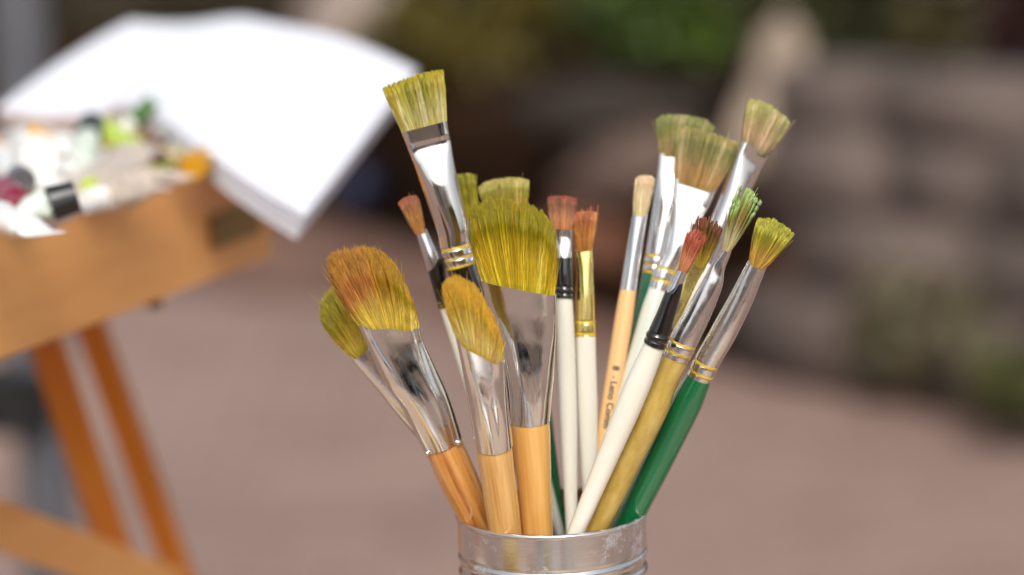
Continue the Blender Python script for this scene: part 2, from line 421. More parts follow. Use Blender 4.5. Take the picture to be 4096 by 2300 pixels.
def build_brushes():
    Y1, Y2 = (214, 184, 58), (196, 160, 26)
    # large mop whose tips are stained rust on the left
    def cA(c, ts, u, v, cr, sr):
        rust = np.array(lin((186, 112, 62))); olive = np.array(lin((158, 138, 16))); brown = np.array(lin((170, 122, 26)))
        T_ = ts[None, :, None] * np.ones((len(u), 1, 1)); U = u[:, None, None]
        tgt = np.where(U < -.1, rust, np.where(U < .25, brown, olive))
        w = np.clip((T_ - (.30 + .25 * (U + 1) / 2 + .12 * (sr[:, None, None] - .5))) / .3, 0, 1) * .85
        c = c * (1 - w) + tgt * w
        w2 = np.clip((T_ - .86) / .1, 0, 1) * .8
        return c * (1 - w2) + brown * w2
    brush('large angled mop brush, far left of the honey handled ones, with rust stained tips', (1414, 1000), (1908, 2065), -.057, -.010,
          dict(n=5200, base=Z1([(424, 726), (856, 742)]), tips=Z1([(245, 450), (205, 350), (192, 262), (225, 205), (300, 172), (430, 152), (520, 163), (600, 198), (660, 246), (702, 305), (742, 380), (780, 460), (820, 570)]),
               bb=34, bt=62, dome=.24, clump=.35, clumps=90, rad=.00018, fan=.5, bulge=.42, cols=[(0, (196, 158, 22)), (.15, (226, 198, 82)), (.5, (218, 182, 74)), (1, (190, 140, 30))], cfun=cA,
               streaks=[(.25, (232, 206, 110), -.8, .6)], stray=.015, strayamt=.06), 
          [(*Z1([(420, 722), (860, 740)]), .30, 2.6), (*Z1([(470, 830), (893, 850)]), .36, 2.8), (*Z1([(610, 1140), (985, 1040)]), .62, 2.3), (Z1([(722, 1300)])[0], Z1([(1075, 1230)])[0], .85, 2.1), (*Z5([(195, 425), (508, 292)]), 1, 2)],
          [(*Z5([(212, 440), (506, 315)]), 1, 2), (*Z5([(335, 700), (632, 575)]), 1, 2), (*Z5([(480, 985), (735, 870)]), 1, 2)], CHROME, WOODA, flute=.0005, seed=11, after=rivets)
    brush('olive tipped angled mop brush, leftmost and half hidden behind the rust stained mop', (1274, 1190), (1890, 2010), -.020, .012,
          dict(n=3400, base=Z1([(360, 948), (482, 858)]), tips=Z1([(185, 760), (140, 670), (138, 600), (150, 550), (190, 492), (240, 442), (300, 440), (360, 475), (410, 540), (450, 640)]),
               bb=30, bt=52, dome=.28, clump=.4, clumps=70, rad=.00018, fan=.6, cols=[(0, (200, 174, 40)), (.2, (240, 210, 90)), (.55, (222, 188, 66)), (1, (158, 144, 40))], streaks=[(.3, (226, 208, 120), -.7, .6)], stray=.02),
          [(*Z1([(358, 955), (484, 856)]), .42, 2.6), (*Z1([(428, 1040), (590, 920)]), .45, 2.6), (*Z1([(612, 1262), (775, 1140)]), .7, 2.2), (*Z1([(835, 1530), (950, 1450)]), 1, 2)],
          [(*Z1([(840, 1530), (946, 1450)]), 1, 2), ((1850, 1985), (1912, 1938), 1, 2)], CHROME2, WOODA, seed=12)
    def cC(c, ts, u, v, cr, sr):
        w = (np.clip((ts - .84) / .1, 0, 1)[None] * .8)[..., None]
        return c * (1 - w) + np.array(lin((190, 140, 12))) * w
    brush('small angled mop brush with ochre rounded tip in front of the widest mop', (1867, 1110), (2020, 2100), -.089, -.031,
          dict(n=4200, base=Z1([(1124, 800), (1468, 985)]), tips=Z1([(1058, 600), (1030, 500), (1026, 430), (1060, 388), (1120, 378), (1190, 388), (1250, 422), (1300, 482), (1350, 570), (1398, 655), (1435, 745), (1460, 835), (1474, 915)]),
               bb=44, bt=60, dome=.22, clump=.3, clumps=80, rad=.00018, fan=.35, bulge=.4, cols=[(0, (200, 170, 34)), (.25, (244, 220, 136)), (.6, (232, 200, 96)), (1, (204, 160, 28))], cfun=cC, streaks=[(.2, (226, 160, 90), -.8, .5)], stray=.012),
          [(*Z1([(1122, 795), (1480, 985)]), .42, 2.4), (*Z1([(1165, 1000), (1490, 1110)]), .55, 2.4), (*Z1([(1210, 1260), (1510, 1300)]), .85, 2.1), (*Z5([(622, 395), (934, 355)]), 1, 2)],
          [(*Z5([(630, 425), (928, 390)]), 1, 2), (*Z5([(672, 640), (955, 610)]), 1, 2), (*Z5([(712, 900), (992, 870)]), 1, 2), (*Z5([(735, 1080), (1003, 1060)]), 1, 2)], CHROME, WOODC, flute=.0005, seed=13)
    def cD(c, ts, u, v, cr, sr):
        w = (np.clip((ts - (.62)) / .25, 0, 1)[None] * .75)[..., None]
        c = c * (1 - w) + np.array(lin((134, 124, 8))) * w
        w = (np.clip((.12 - ts) / .12, 0, 1)[None] * .7)[..., None]
        return c * (1 - w) + np.array(lin((140, 140, 14))) * w
    brush('widest mop brush, olive yellow with ragged notched tip on a honey wood handle', (2045, 800), (2145, 2085), -.062, -.021,
          dict(n=7200, base=((1930, 1133), (2219, 1180)), tips=Z2([(796, 1330), (788, 1240), (796, 1165), (830, 1115), (920, 1085), (1040, 1068), (1130, 1080), (1176, 1122), (1200, 1097), (1260, 1135), (1300, 1165), (1330, 1150), (1370, 1205), (1405, 1265), (1428, 1330), (1440, 1420)]),
               bb=36, bt=60, jit=.009, dome=.11, clump=.35, clumps=120, rad=.00018, fan=.3, bulge=.45, cols=[(0, (160, 150, 16)), (.12, (208, 180, 40)), (.5, (210, 176, 42)), (1, (164, 146, 10))], cfun=cD, streaks=[(.22, (232, 210, 96), -.75, .6), (.2, (176, 128, 10), .2, .5)], cjit=.02, stray=.01, strayamt=.05),
          [((1923, 1120), (2225, 1178), .26, 3.0), ((1940, 1190), (2225, 1250), .28, 3.2), ((1990, 1330), (2223, 1370), .45, 2.6), ((2022, 1480), (2216, 1500), .78, 2.2), ((2038, 1600), (2206, 1600), .97, 2), ((2043, 1690), (2200, 1680), 1, 2)],
          [((2044, 1700), (2199, 1690), 1, 2), ((2058, 1820), (2206, 1815), 1, 2), ((2074, 1960), (2210, 1955), 1, 2), ((2085, 2120), (2212, 2118), 1, 2)], CHROME, WOODD, flute=.0006, seed=14)
    # tall flat
    brush('tall flat brush with chartreuse bristles overlapping the white paper', (1643, 290), (2105, 2060), -.020, .002,
          dict(n=2800, base=Z2([(290, 566), (622, 486)]), tips=Z2([(142, 250), (230, 207), (330, 172), (430, 137), (520, 117), (600, 110)]), bb=28, bt=42, dome=.10, clump=.8, clumps=75, rad=.0002, blunt=1, fan=.2, wob=.0001,
               cols=[(0, (186, 172, 84)), (.3, (192, 182, 116)), (.7, (180, 168, 76)), (1, (166, 152, 44))], streaks=[(.3, (124, 130, 32), .3, .8), (.25, (214, 206, 160), -.9, .7), (.15, (206, 170, 50), 0, .7)], stray=.01, strayamt=.04),
          [(*Z2([(288, 574), (627, 486)]), .30, 4.0), (*Z2([(322, 655), (640, 575)]), .30, 4.0), (*Z2([(340, 705), (652, 628)]), .26, 3.4), (*Z2([(385, 820), (672, 748)]), .5, 2.6), (*Z2([(450, 1010), (712, 940)]), .85, 2.1), (*Z2([(560, 1330), (788, 1270)]), 1, 2), (*Z1([(1018, 175), (1232, 128)]), 1, 2), (*Z1([(1062, 315), (1268, 268)]), 1, 2)],
          [(*Z1([(1064, 318), (1268, 270)]), 1, 2), (*Z1([(1120, 500), (1330, 455)]), 1, 2), ((2010, 1700), (2110, 1675), 1, 2)], CHROME, BLACKH, rings=Z1([(1126, 165), (1146, 232), (1166, 290)]), seed=15)
    # thin brushes at the back
    brush('small flat brush with rust brown tip and half black ferrule left of the tall flat', (1632, 780), (2010, 2020), -.005, .015,
          dict(n=900, base=Z2([(386, 1302), (460, 1287)]), tips=Z2([(262, 1097), (298, 1064), (350, 1045), (398, 1040), (420, 1066)]), bb=20, bt=26, dome=.08, clump=.3, clumps=30, rad=.00018, blunt=1,
               cols=[(0, (190, 130, 70)), (.5, (184, 132, 76)), (.85, (172, 116, 78)), (1, (158, 92, 66))], streaks=[(.3, (150, 140, 90), 0, .6)]),
          [(*Z1([(834, 42), (914, 26)]), .55, 2.4), (*Z1([(868, 150), (962, 130)]), .8, 2.2), (*Z1([(905, 270), (1010, 245)]), 1, 2), (*Z1([(1004, 600), (1106, 575)]), 1, 2)],
          [(*Z1([(1008, 602), (1104, 578)]), 1, 2), (*Z1([(1075, 800), (1165, 775)]), 1, 2), ((1920, 1750), (1970, 1740), 1, 2)], ALU, CREAM, seed=16,
          sleeve=dict(st=[(*Z1([(925, 335), (1040, 235)]), 1, 2), (*Z1([(950, 420), (1056, 390)]), 1, 2), (*Z1([(1004, 604), (1108, 578)]), 1, 2)], mat=BLACKS, grooves=Z1([(1042, 545)])))
    brush('narrow olive brush peeking out between the tall flat and the widest mop', (1865, 700), (2220, 2060), .004, .022,
          dict(n=900, base=Z2([(752, 1196), (850, 1178)]), tips=Z2([(680, 905), (700, 888), (735, 880), (805, 872), (840, 892)]), bb=22, bt=28, dome=.1, clump=.6, clumps=24, rad=.00019, blunt=1,
               cols=[(0, (160, 144, 40)), (.5, (142, 132, 34)), (1, (120, 118, 26))], streaks=[(.3, (200, 190, 80), 0, .6), (.15, (190, 110, 70), 0, .7)]),
          [(*Z2([(750, 1198), (852, 1180)]), .4, 3), (*Z2([(800, 1330), (900, 1310)]), .7, 2.2), (*Z2([(900, 1660), (985, 1640)]), 1, 2)],
          [(*Z2([(902, 1662), (983, 1642)]), 1, 2), ((2100, 1700), (2150, 1690), 1, 2), ((2200, 2060), (2240, 2055), 1, 2)], ALU, CREAMG, seed=17)
    brush('flat olive brush showing only its fan of bristles above the widest mop', (2012, 705), (2245, 2080), .010, .024,
          dict(n=1500, base=((1960, 880), (2100, 868)), tips=Z2([(856, 985), (900, 946), (980, 920), (1060, 910), (1150, 908), (1236, 928)]), bb=20, bt=26, dome=.1, clump=.3, clumps=50, rad=.0002, blunt=1, fan=.1,
               cols=[(0, (190, 132, 66)), (.4, (180, 142, 60)), (.75, (140, 138, 36)), (1, (176, 164, 90))], streaks=[(.25, (210, 180, 110), 0, .6)]),
          [((1958, 882), (2102, 870), .25, 3.4), ((1985, 960), (2115, 950), .3, 3), ((2045, 1170), (2125, 1160), .9, 2), ((2075, 1300), (2145, 1292), 1, 2)],
          [((2076, 1302), (2144, 1294), 1, 2), ((2155, 1600), (2224, 1595), 1, 2), ((2188, 1830), (2238, 1826), 1, 2), ((2232, 2080), (2262, 2078), 1, 2)], CHROME2, GREEN, seed=18)
    brush('short flat brown brush with a silver and black ferrule, cream handle', (2250, 784), (2285, 2110), 0, .0,
          dict(n=1100, base=Z3([(103, 992), (252, 1002)]), tips=Z3([(74, 792), (130, 782), (200, 784), (284, 800)]), bb=24, bt=30, dome=.08, clump=.3, clumps=40, rad=.00019, blunt=1,
               cols=[(0, (190, 120, 70)), (.4, (196, 140, 96)), (.8, (150, 102, 78)), (1, (150, 80, 56))], streaks=[(.3, (140, 120, 110), .3, .7)]),
          [(*Z3([(108, 992), (254, 1004)]), .34, 3.6), (*Z3([(122, 1070), (254, 1076)]), .34, 3.4), (*Z3([(128, 1120), (252, 1124)]), .4, 2.6), (*Z3([(130, 1260), (250, 1260)]), .85, 2), ((2224, 1190), (2292, 1193), 1, 2)],
          [((2225, 1194), (2291, 1196), 1, 2), ((2229, 1400), (2303, 1402), 1, 2), ((2233, 1620), (2307, 1622), 1, 2), ((2252, 1850), (2315, 1850), 1, 2), ((2262, 2110), (2310, 2110), 1, 2)], CHROME, CREAM, seed=19,
          sleeve=dict(st=[(*Z3([(130, 1230), (250, 1230)]), .9, 2), ((2221, 1100), (2290, 1103), 1, 2), ((2223, 1192), (2293, 1195), 1, 2)], mat=BLACKS, grooves=[(2257, 1150), (2257, 1175)]))
    brush('slim brush with tan bristles and a gold ferrule on a cream handle', (2341, 844), (2360, 2060), .002, .006,
          dict(n=1000, base=Z3([(280, 1160), (393, 1146)]), tips=Z3([(256, 910), (296, 898), (370, 890), (438, 905)]), bb=26, bt=34, dome=.08, clump=.5, clumps=30, rad=.00018, blunt=1,
               cols=[(0, (176, 116, 50)), (.5, (190, 126, 64)), (1, (178, 104, 70))], streaks=[(.3, (214, 160, 90), 0, .6)], stray=.03),
          [((2300, 998), (2369, 985), .4, 3), ((2306, 1080), (2373, 1075), .7, 2.3), ((2303, 1180), (2379, 1180), .95, 2), ((2300, 1345), (2385, 1345), 1, 2)],
          [((2301, 1348), (2384, 1348), 1, 2), ((2308, 1600), (2390, 1600), 1, 2), ((2322, 1850), (2392, 1850), 1, 2), ((2335, 2060), (2388, 2060), 1, 2)], GOLDF, CREAM, rings=[(2342, 1290), (2342, 1334)], seed=20)
    brush('slim brush with clean pale cream bristles on a natural wood handle with dark lettering', (2580, 704), (2367, 2050), .010, .010,
          dict(n=900, base=Z3([(694, 906), (794, 906)]), tips=Z3([(708, 660), (735, 640), (780, 635), (825, 640), (848, 660)]), bb=26, bt=30, dome=.06, clump=.1, clumps=30, rad=.0002, fan=.6, bulge=.5, round=1,
               cols=[(0, (214, 196, 140)), (.3, (226, 206, 160)), (1, (232, 200, 160))], stray=.0, jit=.008, cjit=.004),
          [(*Z3([(690, 908), (796, 908)]), .75, 2.2), (*Z4([(400, 270), (520, 275)]), .9, 2), (*Z4([(345, 590), (476, 604)]), 1, 2)],
          [(*Z4([(347, 595), (474, 608)]), 1, 2), (*Z4([(300, 850), (440, 870)]), 1, 2), ((2408, 1600), (2480, 1612), 1, 2), ((2380, 1830), (2448, 1840), 1, 2), ((2345, 2040), (2400, 2048), 1, 2)], ALU, WOODK, seed=21, after=lettering)
    brush('flat green grey brush behind the widest right hand flat, on a green handle', (2735, 470), (2400, 2040), .032, .020,
          dict(n=1500, base=((2640, 612), (2775, 618)), tips=Z3([(853, 232), (900, 200), (980, 193), (1080, 200), (1200, 226), (1288, 285)]), bb=22, bt=34, dome=.1, clump=.3, clumps=50, rad=.0002, blunt=1, fan=.1,
               cols=[(0, (150, 128, 72)), (.35, (160, 138, 90)), (.7, (124, 128, 62)), (1, (138, 138, 82))], streaks=[(.25, (206, 190, 140), 0, .6)]),
          [((2638, 614), (2777, 620), .25, 4), ((2632, 680), (2765, 688), .26, 3.6), ((2625, 730), (2745, 736), .4, 2.6), ((2606, 860), (2715, 870), .85, 2), ((2581, 1020), (2680, 1034), 1, 2), ((2568, 1090), (2660, 1103), 1, 2)],
          [((2568, 1092), (2660, 1105), 1, 2), ((2540, 1250), (2630, 1262), 1, 2), ((2500, 1450), (2575, 1462), 1, 2), ((2450, 1750), (2505, 1758), 1, 2)], CHROME, GREEN, rings=[(2628, 1030), (2620, 1062), (2613, 1092)], seed=22)
    brush('widest flat brush of the right hand cluster, bright silver ferrule on a greenish white handle', (2842, 527), (2375, 2060), .020, .004,
          dict(n=3000, base=Z3([(994, 658), (1284, 750)]), tips=Z3([(1010, 298), (1040, 280), (1100, 284), (1200, 308), (1300, 344), (1400, 380), (1472, 412)]), bb=30, bt=42, dome=.08, clump=.4, clumps=70, rad=.0002, blunt=1, fan=.15,
               cols=[(0, (150, 122, 62)), (.25, (176, 130, 76)), (.5, (150, 130, 76)), (.8, (118, 118, 62)), (1, (156, 144, 84))], streaks=[(.3, (206, 180, 140), 0, .7), (.2, (110, 128, 80), .3, .7)], stray=.004),
          [(*Z3([(990, 658), (1288, 752)]), .24, 4.5), (*Z3([(983, 800), (1230, 880)]), .25, 4.0), (*Z3([(975, 850), (1205, 925)]), .38, 3), (*Z3([(940, 1000), (1150, 1070)]), .7, 2.2), (*Z3([(900, 1180), (1080, 1235)]), 1, 2), (*Z4([(610, 440), (775, 495)]), 1, 2), (*Z4([(568, 580), (725, 630)]), 1, 2)],
          [(*Z4([(565, 590), (722, 640)]), 1, 2), (*Z4([(500, 780), (680, 835)]), 1, 2), ((2500, 1480), (2590, 1508), 1, 2), ((2440, 1700), (2510, 1722), 1, 2), ((2360, 2020), (2412, 2036), 1, 2)], CHROME, CREAMG, rings=[(2676, 1088), (2662, 1130)], seed=23)
    brush('little round brush with coral tip and black sleeve on a cream handle', (2795, 928), (2328, 2080), -.067, -.033,
          dict(n=700, base=Z3([(1024, 1318), (1078, 1334)]), tips=Z3([(1078, 1056), (1100, 1040), (1150, 1040), (1190, 1058), (1224, 1094)]), bb=15, bt=36, dome=.12, clump=1.1, clumps=26, rad=.00021, fan=.3, round=1, cjit=.04,
               cols=[(0, (176, 110, 60)), (.4, (214, 144, 104)), (.8, (176, 92, 66)), (1, (164, 74, 56))], streaks=[(.3, (226, 160, 120), 0, .5)], stray=.02),
          [(*Z3([(1018, 1316), (1084, 1337)]), 1, 2), (*Z4([(755, 520), (835, 548)]), 1, 2), (*Z4([(690, 640), (798, 678)]), 1, 2), (*Z4([(582, 890), (728, 938)]), 1, 2), (*Z4([(537, 985), (692, 1046)]), 1, 2)],
          [(*Z4([(538, 990), (690, 1050)]), 1, 2), ((2500, 1565), (2596, 1605), 1, 2), ((2400, 1800), (2482, 1834), 1, 2), ((2295, 2060), (2360, 2088), 1, 2)], ALU, CREAM, seed=24,
          sleeve=dict(st=[(*Z4([(758, 560), (800, 500)]), 1.3, 2), (*Z4([(700, 610), (812, 640)]), 1.0, 2), (*Z4([(640, 760), (765, 808)]), 1, 2), (*Z4([(580, 890), (730, 940)]), 1, 2), (*Z4([(560, 925), (718, 985)]), 1.05, 2), (*Z4([(535, 990), (692, 1052)]), 1.05, 2)], mat=BLACKS, grooves=Z4([(648, 932), (628, 982)])))
    brush('flat brush with dark red brown split bristles and a brass ferrule', (2880, 870), (2370, 2060), -.042, -.016,
          dict(n=1000, base=Z3([(1128, 1248), (1218, 1290)]), tips=Z3([(1120, 1010), (1160, 935), (1200, 948), (1250, 958), (1300, 985), (1348, 1022)]), bb=16, bt=24, dome=.08, clump=1.1, clumps=34, rad=.00019, cjit=.035, blunt=1,
               cols=[(0, (170, 142, 50)), (.45, (160, 128, 40)), (.75, (122, 84, 44)), (1, (124, 62, 40))], streaks=[(.3, (90, 74, 20), .2, .7), (.2, (200, 170, 70), -.7, .6)]),
          [(*Z3([(1122, 1246), (1222, 1296)]), .2, 4), (*Z4([(872, 440), (972, 486)]), .22, 4), (*Z4([(840, 520), (930, 565)]), .3, 3), (*Z4([(780, 660), (868, 700)]), .6, 2.2), (*Z4([(690, 860), (775, 900)]), 1, 2)],
          [(*Z4([(690, 862), (773, 902)]), 1, 2), ((2560, 1560), (2612, 1582), 1, 2), ((2450, 1830), (2492, 1848), 1, 2)], BRASS, BLACKH, seed=25)
    def cP(c, ts, u, v, cr, sr):
        gcol = np.array(lin((150, 176, 96))); w = (np.clip((ts - .76) / .12, 0, 1)[None] * .9)[..., None]
        return c * (1 - w) + gcol * w
    brush('brush with green paint clotted bristles and tapered ferrule on an old gold handle', (3010, 776), (2411, 2080), -.062, -.024,
          dict(n=2200, base=Z3([(1352, 1136), (1402, 1164)]), tips=Z3([(1410, 850), (1440, 770), (1470, 728), (1525, 722), (1575, 765), (1600, 820), (1590, 880)]), bb=16, bt=46, dome=.3, clump=1.3, clumps=24, rad=.00026, fan=.7, bulge=.5, cjit=.05, jit=.008, round=1, blunt=1, clots=1,
               cols=[(0, (202, 176, 120)), (.3, (190, 186, 140)), (.6, (140, 120, 50)), (.8, (150, 160, 80)), (1, (150, 180, 100))], cfun=cP, streaks=[(.3, (110, 66, 20), .2, .7), (.25, (206, 206, 170), -.7, .6)], stray=.006, strayamt=.06, wob=.00003),
          [(*Z3([(1348, 1134), (1408, 1168)]), .6, 2.2), (*Z4([(1120, 300), (1195, 335)]), .6, 2.2), (*Z4([(1062, 380), (1160, 425)]), .5, 2.6), (*Z4([(985, 520), (1135, 580)]), .7, 2.3), (*Z4([(850, 750), (1035, 832)]), .95, 2), (*Z4([(752, 912), (955, 1000)]), 1, 2), (*Z4([(680, 1080), (872, 1165)]), 1, 2)],
          [(*Z4([(683, 1085), (868, 1166)]), 1, 2), (*Z4([(600, 1290), (785, 1375)]), 1, 2), (*Z5([(1985, 0), (2225, 110)]), 1, 2), (*Z5([(1795, 450), (2000, 545)]), 1, 2), (*Z5([(1620, 850), (1800, 935)]), 1, 2), (*Z5([(1525, 1060), (1690, 1140)]), 1, 2)], CHROME2, OLIVE, rings=Z4([(828, 1008), (800, 1075)]), seed=26)
    brush('round yellow green brush, rightmost, on a glossy green handle', (3110, 898), (2515, 2060), -.056, -.008,
          dict(n=2000, base=Z3([(1540, 1238), (1656, 1286)]), tips=Z3([(1584, 1000), (1590, 948), (1640, 944), (1720, 964), (1800, 1018), (1852, 1066), (1800, 1130)]), bb=36, bt=70, dome=.16, clump=.6, clumps=60, rad=.0002, fan=.5, round=1, blunt=1, cjit=.012, jit=.012, bulge=.5,
               cols=[(0, (196, 160, 84)), (.3, (196, 158, 80)), (.6, (176, 152, 56)), (1, (172, 164, 58))], streaks=[(.3, (216, 170, 70), -.9, .7), (.3, (140, 150, 40), .4, .7)], stray=.004, strayamt=.05, wob=.00004),
          [(*Z4([(1346, 352), (1484, 408)]), .7, 2.3), (*Z4([(1275, 480), (1430, 545)]), .8, 2.2), (*Z4([(1190, 640), (1362, 715)]), .9, 2), (*Z4([(1050, 890), (1235, 975)]), 1, 2), (*Z4([(935, 1095), (1115, 1180)]), 1, 2), (*Z4([(868, 1235), (1048, 1315)]), 1, 2)],
          [(*Z4([(868, 1238), (1048, 1318)]), 1, 2), (*Z5([(2255, 0), (2490, 105)]), 1, 2), (*Z5([(2000, 510), (2225, 612)]), 1, 2), (*Z5([(1850, 820), (2058, 915)]), 1, 2), (*Z5([(1745, 1040), (1940, 1130)]), 1, 2)], CHROME2, GREEN, rings=Z4([(1004, 1160), (972, 1228)]), seed=27)
    brush('flat brush with pinkish green bristles, topmost of the right hand cluster', (3074, 433), (2460, 2040), .018, .006,
          dict(n=1700, base=Z3([(1480, 392), (1654, 486)]), tips=Z3([(1512, 110), (1545, 84), (1600, 90), (1690, 130), (1760, 188), (1800, 215), (1828, 258)]), bb=30, bt=44, dome=.12, clump=.5, clumps=60, rad=.0002, blunt=1, fan=.4,
               cols=[(0, (128, 122, 84)), (.3, (186, 152, 116)), (.7, (166, 150, 96)), (1, (178, 170, 106))], streaks=[(.3, (222, 190, 160), 0, .6), (.25, (150, 160, 80), .3, .8)]),
          [(*Z3([(1472, 396), (1664, 494)]), .42, 4.5), (*Z3([(1440, 470), (1628, 560)]), .44, 4.0), (*Z3([(1405, 560), (1585, 650)]), .6, 2.8), (*Z3([(1330, 760), (1500, 840)]), .9, 2.1), (*Z3([(1240, 980), (1400, 1060)]), 1, 2), (*Z3([(1150, 1240), (1300, 1310)]), 1, 2)],
          [(*Z3([(1152, 1244), (1298, 1312)]), 1, 2), ((2650, 1400), (2720, 1430), 1, 2), ((2540, 1720), (2600, 1745), 1, 2)], CHROME, CREAM, seed=28, roll=.55)

def rivets(F, root):
    for q, s in (((1794, 1752), .0016), ((1824, 1751), .0016), ((1702, 1797), .0012)):
        x, z = F.loc(q)
        if q[0] == 1794: continue
        x0, _ = F.loc((1769, 1777)); r = 85 * K * D0 * .98
        dy = -math.sqrt(max(0, r * r - (x - x0) ** 2))
        b = bmesh.new(); bmesh.ops.create_uvsphere(b, u_segments=16, v_segments=10, radius=s)
        bmesh.ops.translate(b, vec=(x, dy, z), verts=b.verts); bm_obj('rivet', b, CHROME, root, True)

INK = m_plain('dark_green_ink', (28, 60, 62), .6)
def lettering(F, root):
    """imprint along the natural wood handle, reading downwards, bent round it"""
    cu = bpy.data.curves.new('txt', 'FONT'); cu.body = '8  - Leno Comm'; cu.size = 1; cu.align_x = 'LEFT'; cu.fill_mode = 'FRONT'; cu.resolution_u = 3; cu.offset = .015
    tmp = bpy.data.objects.new('txt', cu); COL.objects.link(tmp)
    dg = bpy.context.evaluated_depsgraph_get(); dg.update()
    me = bpy.data.meshes.new_from_object(tmp.evaluated_get(dg)); COL.objects.unlink(tmp); bpy.data.objects.remove(tmp)
    xs = [v.co.x for v in me.vertices]; w = max(xs) - min(xs)
    x0, z0 = F.loc((2471, 1464)); x1, z1 = F.loc((2434, 1712)); Lg = z0 - z1; s = Lg / w
    r = 38.2 * K * (D0 + .01) + .00012
    for v in me.vertices:
        along = (v.co.x - min(xs)) * s; h = v.co.y * .0046
        cxl, _ = 0, 0
        ang = (h - .0014) / r - .02
        v.co = (CXK(F, z0 - along) + r * math.sin(ang), -r * math.cos(ang), z0 - along)
    me.materials.clear(); me.materials.append(INK); me.name = 'imprint'
    o = bpy.data.objects.new('imprint', me); COL.objects.link(o); o.parent = root
    o['label'] = 'dark lettering printed along the natural wood handle'
def CXK(F, z):
    a = F.loc((2513, 1162)); b = F.loc((2372.5, 2044))
    return float(np.interp(z, [b[1], a[1]], [b[0], a[0]]))

def m_tin():
    t = NT('tinplate'); t.set(Metallic=1.0)
    v = t.coords((14, 14, 900)); n1 = t.noise(v, 1, 4)
    v2 = t.coords(); n2 = t.noise(v2, 150, 10, .78); n3 = t.noise(v2, 22, 3)
    mlt = t.n('Math', operation='MULTIPLY'); t.l(n2, mlt.inputs[0]); t.l(n3, mlt.inputs[1])
    spots = t.vramp(mlt.outputs[0], [(.285, 0), (.36, .65)])
    col = t.ramp(n3, [(.3, (212, 210, 208)), (.7, (230, 228, 226))])
    mx = t.n('MixRGB'); t.l(spots, mx.inputs[0]); t.l(col, mx.inputs[1]); mx.inputs[2].default_value = (*lin((200, 206, 218)), 1)
    t.l(mx.outputs[0], t.b.inputs['Base Color'])
    r1 = t.n('Math', operation='MULTIPLY_ADD'); t.l(spots, r1.inputs[0]); r1.inputs[1].default_value = .3; r1.inputs[2].default_value = .2
    t.l(r1.outputs[0], t.b.inputs['Roughness'])
    me_ = t.n('Math', operation='MULTIPLY_ADD'); t.l(spots, me_.inputs[0]); me_.inputs[1].default_value = -.5; me_.inputs[2].default_value = 1
    t.l(me_.outputs[0], t.b.inputs['Metallic'])
    t.bump(n1, .12, .0003)
    return t.m

def build_tin():
    tin = m_tin()
    inn = m_metal('lacquered_tin_inside', (226, 176, 120), .25, .1, .1)
    root = empty('tin_can', (RIM.x, RIM.y, TABLE_Z))
    tag(root, 'bare metal tin can without label holding the paintbrushes', 'tin can')
    seg = 128
    def lathe(name, prof, mat):
        V = [(r * math.cos(2 * math.pi * k / seg), r * math.sin(2 * math.pi * k / seg), z) for r, z in prof for k in range(seg)]
        Fc = [(i * seg + j, (i + 1) * seg + j, (i + 1) * seg + (j + 1) % seg, i * seg + (j + 1) % seg) for i in range(len(prof) - 1) for j in range(seg)]
        o = mesh_obj(name, V, Fc, mat, root); return o
    ro = RAD - .0006; prof = [(ro, CANH - .0022)]
    z = CANH - .0022
    while z > .004:
        z -= .0008; d = CANH - z; r = ro
        if .0180 < d < .098:
            ph = (d - .0180) % .0078
            if ph < .0052: r = ro - .0009 + .0014 * math.sin(math.pi * ph / .0052) - .0003
            else: r = ro - .0012
        prof.append((r, z))
    prof += [(ro + .0008, .003), (ro + .001, .0015), (ro, 0.0), (ro - .002, 0), (ro - .003, .003), (0.0001, .003)]
    lathe('body', prof, tin)
    # rolled rim
    pr = [(RAD - .0011 + .0012 * math.cos(a), CANH - .0012 + .0013 * math.sin(a)) for a in np.linspace(-2.0, math.pi + .6, 18)]
    lathe('rim', list(reversed(pr)), tin)
    lathe('lining', [(RAD - .0013, CANH + .00013), (RAD - .0019, CANH - .0001), (RAD - .0026, CANH - .001), (RAD - .0021, CANH - .0016), (RAD - .0024, CANH - .004), (RAD - .0024, .005), (0.0001, .0045)], inn)

def build_table():
    wood = m_lacquer('table_planks', [(.3, (176, 152, 132)), (.7, (198, 174, 152))], .5, .1, (30, 3, 30))
    root = empty('side_table', (RIM.x, RIM.y - .19, 0))
    tag(root, 'small round pale wooden side table under the tin can', 'table')
    b = bmesh.new(); bmesh.ops.create_cone(b, cap_ends=True, segments=64, radius1=.31, radius2=.31, depth=.02)
    bmesh.ops.bevel(b, geom=[e for e in b.edges if len(e.link_faces) == 2 and abs(e.calc_face_angle(0)) > 1], offset=.004, segments=3, affect='EDGES')
    bmesh.ops.translate(b, vec=(0, 0, TABLE_Z - .0102), verts=b.verts); bm_obj('tabletop', b, wood, root)
    for k in range(3):
        a = 2.1 * k + .5
        p0 = Vector((.07 * math.cos(a), .07 * math.sin(a), TABLE_Z - .02)); p1 = Vector((.2 * math.cos(a), .2 * math.sin(a), 0.012))
        tube('leg', [p0, p1], .014, wood, root)

